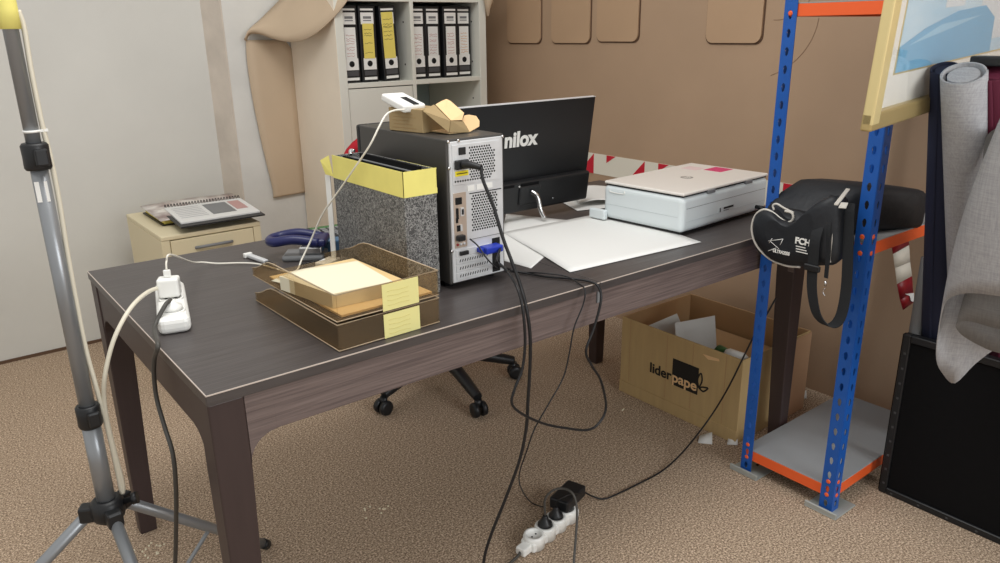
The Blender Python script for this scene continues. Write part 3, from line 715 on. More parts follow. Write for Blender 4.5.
# ---- hole punch, calculator, pen, small items behind the trays
HPn = empty('hole_punch', (.775, 1.80, TZ), math.radians(-35))
MB().box(-.055, .05, -.04, .04, 0, .014, .005, 2).build('base', M_grey, HPn)
MB().box(-.012, .045, -.028, .028, .0142, .034, .004, 2).build('mechanism', M_bsilver, HPn)
g = MB(); g.tube([(.04, -.03, .045), (-.02, -.034, .056), (-.07, -.03, .05), (-.088, 0, .048), (-.07, .03, .05), (-.02, .034, .056), (.04, .03, .045)], .0125, 10)
g.box(.012, .058, -.04, .04, .035, .056, .008, 3); g.build('handle', M_navyplas, HPn)
tag(HPn, 'navy blue two-hole punch on a grey base behind the letter trays', 'hole punch')
CL = empty('calculator', (.915, 1.945, TZ), math.radians(-8))
MB().box(-.05, .05, -.07, .07, 0, .018, .004, 2).build('body', M_black, CL)
ks = MB()
for i in range(4):
    for j in range(5): ks.box(-.043+i*.022, -.043+i*.022+.016, -.062+j*.02, -.062+j*.02+.013, .018, .022, .001, 1)
ks.build('keys', M_grey, CL); MB().box(-.042, .042, .042, .062, .018, .0186).build('display', M_green, CL)
MB().box(-.051, .051, -.0725, -.0702, .002, .016).build('front_edge', M_bsilver, CL)
tag(CL, 'black calculator with grey keys at the back of the desk beside the magazine file', 'calculator')
o = MB().box(-.04, .045, -.022, .022, 0, .03, .003, 2).build('small_box', M_bluebox, loc=(.80, 1.73, TZ), rotz=-.3)
o.location = (.858, 1.82, TZ); tag(o, 'small blue-grey box beside the hole punch', 'box')
o = MB().box(-.03, .03, -.018, .018, 0, .018, .003, 2).build('correction_roller', M_white, loc=(.78, 1.685, TZ), rotz=.5); tag(o, 'white correction roller in front of the hole punch', 'correction roller')
k0, k1 = P(249, 255.5, z=TZ+.006), P(284, 268, z=TZ+.006)
UC = empty('utility_knife', (k0.x, k0.y, TZ), math.atan2(k1.y-k0.y, k1.x-k0.x))
MB().box(-.012, .0, -.011, .011, .0, .012, .002, 2).build('end_cap', M_white, UC); MB().box(.0005, .085, -.007, .007, .001, .011, .003, 2).build('barrel', M_silver, UC)
MB().box(.086, .11, -.005, .005, .002, .008, .001, 1).build('grip', M_black, UC)
tag(UC, 'silver pen-shaped tool with a white square end lying behind the trays', 'tool')
sb = MB()
for k in range(6): sb.tube([(.70+.01*k, 1.68+.004*k, TZ+.006), (.72+.01*k, 1.70, TZ+.016), (.735+.008*k, 1.675+.006*k, TZ+.006)], .003, 6)
o = sb.build('coiled_cable', M_cable); tag(o, 'tangle of thin black cable between the hole punch and the trays', 'cable')

# ---- boxes and router on the tower
zt_ = PZ+.0008
a = P(389.5, 130, z=zt_); b = P(423, 133.5, z=zt_); ang = math.atan2(b.y-a.y, b.x-a.x); wd = (b-a).length
KB = empty('small_carton', a, ang)
MB().box(0, wd, 0, .075, 0, .052, .0012, 1).build('carton', M_kraftbox, KB)
pl = MB()
for k in range(5): pl.box(.012+.004*(k % 2), wd-.02-.012*(k % 3), -.0004, 0, .008+.008*k, .0092+.008*k)
pl.build('printed_lines', mat('brown_print', rgb(150, 122, 82), .8), KB)
tag(KB, 'closed brown carton on top of the computer tower', 'box')
RT = empty('wifi_router', a+Vector((0, 0, .0535)), ang)
RT.location = Vector(a)+Vector((math.cos(ang)*-.022, math.sin(ang)*-.022, .0615)); RT.rotation_euler = (math.radians(0), math.radians(11), ang+math.radians(-14))
MB().box(-.012, wd*.86, .004, .062, 0, .018, .005, 3).build('body', M_white, RT)
MB().box(wd*.3, wd*.85, .03, .045, .018, .019).build('dark_strip', M_hole, RT)
for y in (.012, .028): MB().box(-.0126, -.0118, y, y+.008, .004, .01).build('port', M_hole, RT)
tag(RT, 'white rounded network device lying on the closed brown carton', 'router')
# open carton, unfolded flaps
ob = empty('open_carton', (PX0+.075, PY0+.09, zt_), math.radians(-4))
th = .002
def flap(name, poly, m2=M_kraftin, bev=0):
    a_, b_, c_ = [Vector(p) for p in poly[:3]]; n = (b_-a_).cross(c_-a_).normalized()*th
    g = MB(); g.prism(poly, n, m=M_kraftbox); g.prism([Vector(p)+n*1.02 for p in poly], n*.15, m=m2); return g.build(name, None, ob)
def OB(px, py, d): # local coordinates, point at distance d along y
    q = P(px, py, y=d); a_ = math.radians(4); v = q-Vector((PX0+.075, PY0+.09, zt_))
    return Vector((v.x*math.cos(a_)-v.y*math.sin(a_), v.x*math.sin(a_)+v.y*math.cos(a_), v.z))
y1, y2, y3 = 1.40, 1.46, 1.49
bl = OB(449, 132.2, y1); br = OB(469, 132.4, y1)
tl_ = OB(424, 108, 1.47); tr_ = OB(434.5, 104.5, 1.50); 
flap('side_wall', [OB(423, 111, 1.44), bl, OB(450.5, 121, y1), OB(434, 104.5, 1.47)], M_kraftbox)
flap('front_wall', [bl, br, OB(463, 121.5, y1+.003), OB(450.3, 120.8, y1)], M_kraftbox)
flap('upright_flap', [OB(450.5, 121, y1+.004), OB(461.5, 120.5, y1+.01), OB(463.5, 113.5, 1.425), OB(450, 101.5, 1.47), OB(446, 99.6, 1.48), OB(441, 101.5, 1.485), OB(435, 105, 1.475)])
flap('rounded_flap', [br, OB(478.5, 127, 1.43), OB(478.8, 121.5, 1.445), OB(475.5, 116.5, 1.455), OB(468, 115.2, 1.45), OB(463.8, 116, 1.435), OB(461.5, 121, 1.42), OB(466, 127, 1.41)])
flap('floor_panel', [(bl.x, bl.y, .001), (br.x, br.y, .001), (br.x+.02, br.y+.07, .001), (bl.x-.01, bl.y+.08, .001)])
tag(ob, 'opened brown carton with flaps spread, on the rear of the computer tower', 'box')

# ============================================================ OFFICE CHAIR
CHX, CHY = 1.455, 2.235
O_ = empty('office_chair', (CHX, CHY, 0))
for k in range(5):
    a = math.radians(191+72*k); u = Vector((math.cos(a), math.sin(a), 0)); v = Vector((-u.y, u.x, 0)); L_ = .285
    g = MB(); g.tube([u*.03+Vector((0, 0, .125)), u*.13+Vector((0, 0, .115)), u*.24+Vector((0, 0, .085)), u*L_+Vector((0, 0, .072))], (.026, .017), 10)
    g.build('base_arm', M_black, O_)
    c = MB()
    for s in (-1, 1): c.lathe([(.012, -.009), (.026, -.008), (.0275, 0), (.026, .008), (.012, .009)], u*(L_+.005)+v*s*.016+Vector((0, 0, .0277)), v, 18)
    c.lathe([(.012, 0), (.014, .03)], u*L_+Vector((0, 0, .035)), n=12); c.build('caster', M_black, O_)
MB().lathe([(.04, .1), (.035, .15), (.025, .17), (.025, .36), (.015, .361), (.015, .42)], n=20).build('column', M_black, O_)
MB().box(-.23, .23, -.12, .26, .42, .48, .025, 4).build('seat', M_chairred, O_)
g = MB(); rows = []
for i in range(9):
    v = i/8; z = .56+.374*v; wd_ = .20*(1-.5*abs(2*v-1)**5)
    rows.append([(-.02+wd_*(j/8*2-1), .24+.03*v+.03*(1-(j/8*2-1)**2), z) for j in range(9)])
MB().quadgrid(rows).build('backrest', M_chairred, O_, solid=.04, sub=1)
MB().tube([(-.02, .2, .42), (-.02, .33, .46), (-.02, .335, .7)], .016, 8).build('back_bracket', M_black, O_)
tag(O_, 'red office chair with black five-arm wheeled base, behind the desk', 'chair')

# ============================================================ CARDBOARD BOX WITH PRINT
BX0, BX1, BY0, BY1, BZ = 1.95, 2.34, 1.262, 1.775, .295
X_ = empty('cardboard_box', (BX0, BY0, 0)); bw, bd = BX1-BX0, BY1-BY0; t = .005
MB().box(0, t, 0, bd, 0, BZ, .001, 1).build('front_wall', M_kraft, X_); MB().box(bw-t, bw, 0, bd, 0, BZ, .001, 1).build('back_wall', M_kraftd, X_)
MB().box(t, bw-t, bd-t, bd, 0, BZ, .001, 1).build('side_wall', M_kraftd, X_); MB().box(t, bw-t, 0, t, 0, BZ, .001, 1).build('side_wall', M_kraft, X_)
MB().box(.2, bw, -.004, -.0003, .0, BZ-.004, .001, 1).build('pinkish_flap', M_kraftp, X_)
MB().box(t, bw-t, t, bd-t, 0, t).build('bottom', M_kraftd, X_)
fx = MB(); fx.box(-.004, -.0002, 0, bd, 0, .045, .001, 1)
fx.build('base_flap', M_kraft, X_)
for y in (.06, .47, .3, .19): MB().box(-.0006, 0, y, y+.002, .05, BZ-.003).build('crease', M_kraftd, X_)
def BL(px, py): q = P(px, py, x=BX0-.0008)-Vector((BX0, BY0, 0)); return q
q = [BL(673, 360), BL(699, 369.5), BL(697.5, 393.5), BL(672.5, 384.5)]
MB().box(-.0012, -.0004, q[1].y, q[0].y, q[2].z-.006, q[1].z+.004).build('logo_square', M_ink, X_)
t0 = BL(650, 371.5); t1 = BL(673.5, 380); tt = text('logo_lettering', 'lider', .052, M_ink, (-.0012, t0.y, t0.z+.0), (0, -1, 0), (0, 0, 1), X_, bold=.001)
wdt = max(v.co.y for v in tt.data.vertices)-min(v.co.y for v in tt.data.vertices)
def fit(o, y_start, y_end):
    ys = [v.co.y for v in o.data.vertices]; a, b = max(ys), min(ys)
    for v in o.data.vertices: v.co.y = y_start+(v.co.y-a)/(b-a)*(y_end-y_start)
fit(tt, t0.y, q[0].y+.002)
tt = text('logo_lettering', 'pape', .052, M_kraftin, (-.0014, q[0].y, t0.z), (0, -1, 0), (0, 0, 1), X_, bold=.001); fit(tt, q[0].y-.002, q[1].y+.004)
lf = MB(); c0 = BL(699, 388)
lf.tube([c0, c0+Vector((0, -.01, .03)), c0+Vector((0, -.004, .055)), c0+Vector((0, .008, .03)), c0+Vector((0, .0, .0)), c0+Vector((0, -.012, .008)), c0+Vector((0, -.035, .012)), c0+Vector((0, -.018, -.006)), c0], .0028, 5)
lf.build('leaf_mark', M_ink, X_)
MB().prism([BL(703, 354)+Vector((0, 0, 0)), BL(719, 359), BL(719.5, 361.5), BL(708, 359.5)], (-.0006, 0, 0)).build('torn_patch', M_kraftin, X_)
tag(X_, 'large open kraft cardboard box printed liderpape under the right end of the desk', 'box')
o = MB().prism([(2.08, 1.45, .21), (2.0, 1.56, .22), (2.03, 1.6, .30), (2.12, 1.5, .335)], (.002, .002, 0)).build('crumpled_paper', M_paper); tag(o, 'folded white paper sticking up in the cardboard box, right piece', 'paper', 'papers in the cardboard box')
o = MB().prism([(2.10, 1.58, .2), (2.02, 1.69, .21), (2.02, 1.71, .26), (2.09, 1.64, .31)], (.002, .002, 0)).build('crumpled_paper', M_paper); tag(o, 'folded white paper sticking up in the cardboard box, left piece', 'paper', 'papers in the cardboard box')
o = MB().lathe([(.022, 0), (.024, .02), (.024, .1), (.012, .12), (.012, .13)], (2.02, 1.41, .262), (0, -.9, -.2), 16).build('plastic_bottle', M_green); tag(o, 'green plastic bottle lying in the cardboard box', 'bottle')
o = MB().lathe([(.02, 0), (.024, .01), (.02, .06), (.008, .08)], (2.0, 1.36, .268), (.1, -.9, .05), 16).build('paper_cup', M_white); tag(o, 'small white cup lying in the cardboard box beside the green bottle', 'cup')
fill = MB(); fill.box(BX0+.01, BX1-.01, BY0+.01, BY1-.01, .006, .2, .02, 2)
o = fill.build('packed_waste', M_kraftd); tag(o, 'brown waste filling inside the cardboard box', 'waste', kind='stuff')

# scraps on the floor
for (px, py, s, lab) in ((706, 441, .03, 'larger torn white paper scrap on the carpet before the cardboard box'), (733, 443, .022, 'small white paper scrap on the carpet at the left blue post foot'), (803, 397, .018, 'tiny white scrap on the carpet behind the rack beside the box')):
    c = P(px, py, z=.001); o = MB().quadgrid([[c+Vector((-s, s*.3, 0)), c+Vector((0, s*.9, .008))], [c+Vector((-s*.1, -s*.9, .001)), c+Vector((s, .0, .022))]]).build('paper_scrap', M_paper, solid=.0008); tag(o, lab, 'paper scrap')
cr_ = MB()
random.seed(3)
for (px, py, n, sp) in ((150, 549, 14, .035), (370, 512, 6, .03), (382, 508, 4, .02), (625, 412, 3, .02)):
    c = P(px, py, z=.003)
    for i in range(n): q = c+Vector((random.uniform(-sp, sp), random.uniform(-sp, sp), 0)); cr_.box(q.x-.002, q.x+.002, q.y-.0015, q.y+.0015, .0005, .004)
o = cr_.build('crumbs', M_cream); tag(o, 'pale crumbs scattered on the carpet', 'crumbs', kind='stuff')

# ============================================================ BLUE AND ORANGE RACK
RX0, RX1, RY0, RY1 = 1.832, 2.405, .868, 1.1615
RK = empty('storage_rack', (RX0, RY0, 0))
def flange(g, o, u, w, n, pitch, z0=.0):
    """perforated strip: from o along u (width w), n cells of height pitch"""
    u = Vector(u); o = Vector(o); zc = Vector((0, 0, 1))
    for i in range(n):
        b = o+zc*(z0+i*pitch)
        def Q(s, t): return g.bm.verts.new(b+u*(s*w)+zc*(t*pitch))
        outer = [(0, 0), (.5, 0), (1, 0), (1, .5), (1, 1), (.5, 1), (0, 1), (0, .5)]
        inner = [(.40, .32), (.5, .24), (.60, .32), (.66, .56), (.60, .70), (.5, .76), (.40, .70), (.34, .56)]
        A = [Q(*p) for p in outer]; Bv = [Q(*p) for p in inner]
        for j in range(8): g.bm.faces.new((A[j], A[(j+1) % 8], Bv[(j+1) % 8], Bv[j]))
def post(x, y, dx, dy):
    g = MB(); flange(g, (x, y, .004), (dx, 0, 0), .036, 44, .0445); flange(g, (x, y, .004), (0, dy, 0), .036, 44, .0445)
    bmesh.ops.remove_doubles(g.bm, verts=g.bm.verts[:], dist=1e-5)
    return g.build('post', M_blue, RK, solid=.002)
pp = [(0, 0, 1, 1), (0, RY1-RY0, 1, -1), (RX1-RX0, 0, -1, 1), (RX1-RX0, RY1-RY0, -1, -1)]
for x, y, dx, dy in pp:
    post(x, y, dx, dy)
    f = MB(); cx, cy = x+dx*.022, y+dy*.022
    sx_ = cx-.042 if dx > 0 else cx-.068
    f.box(sx_, sx_+.11, cy-.047, cy+.047, .0, .004, .0015, 1); f.box(sx_, sx_+.007, cy-.047, cy+.047, .004, .018, .0015, 1)
    ff = f.build('foot_plate', M_foot, RK); sl2 = MB().box(min(cx+dx*.03, cx+dx*.05), max(cx+dx*.03, cx+dx*.05), cy-.004, cy+.004, .004, .0046); sl2.build('slots', M_hole, ff)
for z in (.045, .742, 1.312):
    hb = .032 if z < 1 else .03
    for x in (.003, RX1-RX0-.008): MB().box(x, x+.005, .004, RY1-RY0-.004, z, z+hb, .001, 1).build('end_beam', M_orange, RK)
    for y in (.003, RY1-RY0-.008): MB().box(.009, RX1-RX0-.009, y, y+.005, z, z+hb, .001, 1).build('long_beam', M_orange, RK)
    MB().box(.0035, RX1-RX0-.0035, .0035, RY1-RY0-.0035, z+hb+.0002, z+hb+.003, .0005, 1).build('shelf_panel', M_shelfg, RK)
    rv = MB()
    for zz in (z+.0, z+.042):
        for (x, y, ax) in ((-.0012, .018, (-1, 0, 0)), (-.0012, RY1-RY0-.018, (-1, 0, 0)), (.018, -.0012, (0, -1, 0))): rv.lathe([(.0065, -.003), (.0065, 0), (.004, .0015)], (x, y, zz+.008), ax, 10)
    rv.build('rivets', M_orange, RK)
tag(RK, 'blue perforated steel rack with orange beams and grey shelves', 'rack')

# ============================================================ BLACK BAG ON THE RACK
BG = empty('carry_bag', (1.9, 1.0, .776))
bo = Vector((1.9, 1.0, .776))
def loft(name, secs, m, par, n=20, p=2.6, sub=0):
    """secs: (center, half y, half z) along x; superellipse sections"""
    rows = []
    for (cx, cy, cz, hy, hz) in secs:
        r = []
        for j in range(n+1):
            a = 2*math.pi*j/n; c_, s_ = math.cos(a), math.sin(a)
            r.append(Vector((cx, cy+hy*math.copysign(abs(c_)**(2/p), c_), cz+hz*math.copysign(abs(s_)**(2/p), s_)))-bo)
        rows.append(r)
    g = MB(); g.quadgrid(rows)
    for rr in (rows[0], rows[-1]): g.bm.faces.new([g.bm.verts.new(v) for v in rr[:-1]])
    bmesh.ops.remove_doubles(g.bm, verts=g.bm.verts[:], dist=1e-5)
    return g.build(name, m, par, sub=sub)
loft('main_body', [(1.80, 1.06, .800, .06, .022), (1.815, 1.06, .808, .085, .032), (1.85, 1.045, .826, .093, .048), (1.885, 1.02, .842, .095, .062), (1.92, 1.0, .842, .092, .062), (1.97, .975, .838, .088, .06), (2.03, .947, .832, .08, .057), (2.09, .925, .824, .07, .054), (2.105, .92, .822, .058, .047)], M_nylon, BG, p=5)
# drooping front pouch: outline seen in the photo, set just in front of the posts
FXp = 1.745
ol = [(752, 222), (755, 214), (763, 210), (772, 212), (781, 219), (792, 222), (803, 216), (814, 205), (826, 198), (836, 200), (838, 230), (836, 262), (820, 266), (804, 267), (788, 266), (770, 260), (757, 246), (752, 234)]
cp_ = catmull([P(px, py, x=FXp) for px, py in ol]+[P(752, 222, x=FXp)], 3)[:-1]
cen = sum(cp_, Vector())/len(cp_)
g = MB(); rings = []
for (s, dx) in ((.55, -.018), (.8, -.012), (.95, -.003), (1.0, .006), (1.0, .02), (.96, .05), (.9, .075)):
    rings.append([cen+(q-cen)*s+Vector((dx, 0, 0))-bo for q in cp_]+[cen+(cp_[0]-cen)*s+Vector((dx, 0, 0))-bo])
g.quadgrid(rings); g.bm.faces.new([g.bm.verts.new(v) for v in rings[0][:-1]]); g.bm.faces.new([g.bm.verts.new(v) for v in rings[-1][:-1]])
bmesh.ops.remove_doubles(g.bm, verts=g.bm.verts[:], dist=1e-5)
g.build('front_pouch', M_nylon, BG)
pipe = catmull([P(px, py, x=FXp+.004) for px, py in ((800, 267), (786, 265.5), (770, 259), (757, 246), (752, 232), (753, 221), (757, 213.5), (764, 209.5), (772, 212), (781, 219), (788, 222.5), (793, 219), (792, 213), (785, 211))], 4)
MB().tube([q-bo for q in pipe], .0032, 8, smooth=False).build('piping', M_piping, BG)
MB().tube([P(px, py, x=FXp+.02)-bo for px, py in ((774, 210), (773, 205.5), (777, 204), (784, 208), (794, 213))], .0028, 8).build('piping', M_piping, BG)
# transition between pouch and body
loft('neck', [(1.752, 1.085, .755, .05, .045), (1.78, 1.07, .79, .08, .05), (1.81, 1.06, .80, .085, .036)], M_nylon, BG)
def tx(name, s, px, py, size, sx=1, bold=0): 
    a = P(px, py, x=FXp-.0135); return text(name, s, size, M_white, a-bo-Vector((0.0055, 0, 0)), (0, -1, 0), (0, 0, 1), BG, bold=bold, ext=.0008, sx=sx)
tx('lettering', 'FCH', 796, 242.5, .022, 1, .0008)
for k in range(3):
    q = P(796, 245.5+2.6*k, x=FXp-.019)-bo; MB().box(q.x-.0006, q.x, q.y-.026-.003*k, q.y, q.z-.0022, q.z).build('small_print', M_white, BG)
tx('lettering', 'ULTRA2008', 774, 251.5, .0125, .75, .0002)
lg = MB()
for aa, bb in (((768, 241), (783, 239)), ((783, 239), (780, 245)), ((770, 241), (779, 249)), ((768, 251), (776, 248)), ((772, 238.5), (769, 243))): lg.tube([P(*aa, x=FXp-.0185)-bo, P(*bb, x=FXp-.0185)-bo], .0007, 5, smooth=False)
lg.build('line_logo', M_white, BG)
# straps
wy = Vector((0, .034, 0))
MB().band([P(835, 196, x=1.83)-bo, P(826, 212, x=1.765)-bo, P(816, 236, x=1.722)-bo, P(813, 262, x=1.72)-bo, P(812, 290, x=1.722)-bo, P(817, 315, x=1.725)-bo, P(829, 326, x=1.735)-bo, P(840, 318, x=1.745)-bo, P(846, 290, x=1.755)-bo, P(848, 250, x=1.765)-bo, P(849, 215, x=1.78)-bo, P(850, 203, x=1.80)-bo], (.004, .028, 0), .003).build('shoulder_strap', M_strap, BG)
MB().box(-.004, .004, -.021, .021, -.008, .008, .002, 1).build('strap_slider', M_black, BG, loc=P(812, 268, x=1.717)-bo)
MB().band([P(833, 200, x=1.78)-bo, P(829, 225, x=1.735)-bo, P(828, 255, x=1.73)-bo, P(826, 278, x=1.73)-bo], (.002, .011, 0), .002).build('zip_pull_cord', M_strap, BG)
MB().tube([P(825.5, 281, x=1.728)-bo, P(825, 286, x=1.728)-bo], .003, 8).tube([P(825, 288, x=1.728)-bo, P(823, 292, x=1.728)-bo, P(825, 296, x=1.728)-bo], .0015, 6).build('zip_pull', M_bsilver, BG)
MB().band([P(832, 227, x=1.745)-bo, P(831, 240, x=1.74)-bo, P(829.5, 262, x=1.742)-bo], (.002, .008, 0), .003).build('webbing_edge', M_piping, BG)
for q in (((846, 189.5), (850, 190), (838, 205.5), (834, 205)), ((841, 203.5), (848, 204), (846, 208.5), (838.5, 208))):
    MB().prism([P(a, b, z=.9035)-bo for a, b in q], (0, 0, .003)).build('light_patch', M_piping, BG)
tag(BG, 'long black nylon bag with grey piping and dangling strap on the rack shelf', 'bag')

# red-white torn tape hanging under the shelf
g = MB(); ht = empty('torn_tape', (2.3, .93, .74))
hp = Vector((2.3, .93, .74))
pts = [((891, 241), (908, 235)), ((893, 254), (909, 245)), ((895, 268), (910, 262)), ((897, 284), (912, 276)), ((900, 300), (913, 292)), ((903, 310), (914, 302))]
def row(t): 
    a, b = pts[t]; A, B = P(*a, y=.93+.004*math.sin(t)), P(*b, y=.93+.004*math.cos(t)); return [A-hp, B-hp]
hp = P(905, 240, y=.93); ht.location = hp
mseq = [M_redtape, M_tapew, M_tapew, M_redtape, M_redtape]
for t in range(5): g.quadgrid([row(t), row(t+1)], m=mseq[t])
g.build('tape_band', None, ht, solid=.001)
MB().prism([P(905, 294, y=.925)-hp, P(914, 293, y=.925)-hp, P(914, 302, y=.925)-hp, P(911, 301, y=.925)-hp, P(910, 296, y=.925)-hp], (0, .001, 0)).build('torn_end', M_paper, ht)
tag(ht, 'strip of dark red and white tape hanging below the bag from the rack', 'tape')

# ============================================================ FRAMED PICTURE
u = Vector((1, .07, .05)).normalized()
A0 = P(859, 131, y=.76); 
# lean: top tips back
tilt = Vector((.0, -.07, 1.0)); wv = (tilt-u*tilt.dot(u)).normalized()
FR = empty('framed_picture', A0); nrm = u.cross(wv).normalized()
if nrm.y > 0: nrm = -nrm
PW, PHt, fwid = 1.02, .62, .036
Mx = Matrix((u, wv, nrm)).transposed().to_4x4(); Mx.translation = A0; FR.matrix_world = Mx
def fb(name, x0, x1, y0, y1, z0, z1, m, bev=.004, par=None): return MB().box(x0, x1, y0, y1, z0, z1, bev, 2).build(name, m, par or FR)
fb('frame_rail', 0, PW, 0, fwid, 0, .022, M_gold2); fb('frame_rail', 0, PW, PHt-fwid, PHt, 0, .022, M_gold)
fb('frame_stile', 0, fwid, fwid*.3, PHt-fwid*.3, .0005, .0225, M_gold); fb('frame_stile', PW-fwid, PW, fwid*.3, PHt-fwid*.3, .0005, .0225, M_gold)
fb('mount_board', fwid-.002, PW-fwid+.002, fwid-.002, PHt-fwid+.002, .004, .006, M_mount, 0)
ml = .102
fb('mount_bevel', ml-.004, PW-ml+.004, ml-.004, PHt-ml+.004, .006, .0068, M_gold, 0)
art = fb('seascape_print', ml, PW-ml, ml, PHt-ml, .0068, .0074, mat('pale_blue_print', rgb(178, 212, 232), .6, nscale=5, stretch=(1, 3, 1), col2=rgb(204, 226, 238)), 0)
fb('sand_band', ml, PW-ml, ml+.215, ml+.25, .0074, .0078, mat('sand_print', rgb(226, 214, 180), .6, noise=.06, nscale=30, stretch=(1, 4, 1)), 0, art)
hl = MB(); hl.prism([(ml+.0, ml, .0079), (ml+.0, ml+.05, .0079), (ml+.12, ml+.08, .0079), (ml+.28, ml+.105, .0079), (ml+.45, ml+.11, .0079), (ml+.53, ml+.08, .0079), (ml+.55, ml, .0079)], (0, 0, .0004)); hl.build('blue_hull', mat('mid_blue_print', rgb(128, 184, 218), .6), art)
hl2 = MB(); hl2.prism([(ml+.04, ml+.05, .0084), (ml+.2, ml+.082, .0084), (ml+.44, ml+.09, .0084), (ml+.25, ml+.07, .0084)], (0, 0, .0002)); hl2.build('hull_highlight', mat('pale_highlight', rgb(165, 208, 232), .6), art)
fb('white_tower', ml+.20, ml+.31, ml+.115, ml+.24, .0079, .0082, mat('white_print', rgb(222, 228, 232), .6), 0, art)
fb('white_building', ml+.42, ml+.62, ml+.03, ml+.28, .0079, .0082, mat('white_print', rgb(222, 228, 232), .6), 0, art)
fb('glass', fwid-.002, PW-fwid+.002, fwid-.002, PHt-fwid+.002, .012, .0135, M_glass, 0)
fb('hanging_hook', .28, .3, .02, .2, -.012, -.0005, M_black, 0)
tag(FR, 'framed pale seascape behind glass in a light gold frame, leaning at top right', 'picture')

# ============================================================ BLACK BOARD, FABRIC ROLLS
BBx = 2.046
K2 = empty('black_display_board', (BBx, .3, 0))
MB().box(.004, .02, -.75, .545, .002, .49, .002, 1).build('panel', M_blackmat, K2)
MB().box(-.003, .022, .520, .540, .0, .492, .002, 1).build('edge_rail', M_black, K2)
MB().box(-.003, .022, -.75, .5198, .0, .02, .002, 1).build('edge_rail', M_black, K2)
MB().box(-.003, .022, -.75, .5198, .472, .492, .002, 1).build('edge_rail', M_black, K2)
st = MB()
for k in range(10): st.box(-.0038, -.003, .526, .532, .03+.045*k, .036+.045*k)
for k in range(16): st.box(-.0038, -.003, .5-.075*k, .506-.075*k, .007, .012)
st.build('staples', mat('dull_staple', rgb(72, 72, 74), .5), K2)
tag(K2, 'large flat black panel standing on edge on the carpet beside the rack', 'panel')
def roll(name, bot, top, r0, r1, m, lab, core=True, twist=0, n=40):
    g = MB(); bot = Vector(bot); top = Vector(top); ax = (top-bot).normalized(); uu = ax.cross(Vector((0, 1, 0))).normalized(); vv = ax.cross(uu)
    rows = []
    for i in range(7):
        t = i/6; c = bot.lerp(top, t); rr = r0+(r1-r0)*t; row = []
        for j in range(n*2+1):
            a = twist+2*math.pi*j/n; row.append(c+(uu*math.cos(a)+vv*math.sin(a))*(rr*(1-.10*(1-j/(2*n)))))
        rows.append(row)
    g.quadgrid(rows); root = empty(name, bot)
    for v in g.bm.verts: v.co -= bot
    g.build('fabric', m, root, solid=.002)
    MB().tube([(0, 0, 0), top-bot-ax*.004], (r0*.7, r1*.7), 20, smooth=False).build('core', m, root)
    return tag(root, lab, 'fabric roll', 'rolls behind the black panel')
def leaning(name, T, M, r0, r1, m, lab, twist=0):
    B = M+(M-T)*(M.z/(T.z-M.z)); B.z = .006
    return roll(name, B, T, r0, r1, m, lab, twist=twist)
leaning('fabric_roll', P(945, 68, x=1.77), P(938, 335, x=2.125), .05, .027, M_navy, 'dark navy fabric roll, leftmost behind the black panel')
leaning('fabric_roll', P(963.5, 73, x=1.74), P(968, 335, x=2.13), .045, .042, M_linen, 'light grey linen roll with a seam, right of the navy roll', twist=2.0)
leaning('fabric_roll', P(1003, 68, x=1.80), P(1008, 335, x=2.19), .05, .05, M_maroon, 'maroon roll at the right edge behind the light grey roll')
roll('fabric_roll', (2.092, .830, .006), (2.092, .830, .700), .016, .016, M_gal, 'short grey tube left of the navy roll behind the black panel')
# draped / conical grey roll in front
def cone_roll():
    root = empty('draped_fabric', (1.82, .6, .5)); ro = Vector((1.82, .6, .5))
    bot = [(1070, 303, 1.76), (1035, 299, 1.74), (1000, 296, 1.735), (972, 293, 1.74), (954, 296, 1.76), (944, 305, 1.79), (938, 335, 1.83), (936.5, 360, 1.86), (943, 374, 1.885), (955, 383, 1.90), (975, 364, 1.905), (1000, 346, 1.90), (1035, 330, 1.89), (1070, 322, 1.88)]
    top = [(1130, 60, 1.70), (1090, 75, 1.69), (1060, 85, 1.69), (1035, 95, 1.70), (1015, 105, 1.71), (1005, 112, 1.73), (999, 122, 1.76), (997, 128, 1.78), (1000, 128, 1.80), (1006, 126, 1.81), (1020, 120, 1.82), (1050, 110, 1.82), (1090, 95, 1.82), (1130, 85, 1.82)]
    lo = catmull([P(a, b, x=c)-ro for a, b, c in bot], 4); hi = catmull([P(a, b, x=c)-ro for a, b, c in top], 4)
    g = MB(); rows = []
    for i in range(13):
        t = i/12; row = []
        for j, (a, b) in enumerate(zip(lo, hi)):
            p = a.lerp(b, t); s_ = math.sin(math.pi*t); p.x -= .012*s_; p.y += .012*s_; row.append(p)
        rows.append(row)
    g.quadgrid(rows); g.build('outer_turn', M_linen, root, solid=.0025)
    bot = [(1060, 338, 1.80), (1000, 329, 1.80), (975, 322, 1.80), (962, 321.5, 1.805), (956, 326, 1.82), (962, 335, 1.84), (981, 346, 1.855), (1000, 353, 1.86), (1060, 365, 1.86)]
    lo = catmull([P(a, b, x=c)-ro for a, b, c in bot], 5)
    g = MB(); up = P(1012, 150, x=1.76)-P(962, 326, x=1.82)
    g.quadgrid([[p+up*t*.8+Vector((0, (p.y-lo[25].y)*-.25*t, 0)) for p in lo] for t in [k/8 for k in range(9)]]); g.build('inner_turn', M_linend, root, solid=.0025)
    return root
cr2 = cone_roll(); tag(cr2, 'loosely rolled grey linen with open lower end hanging before the black panel', 'fabric')
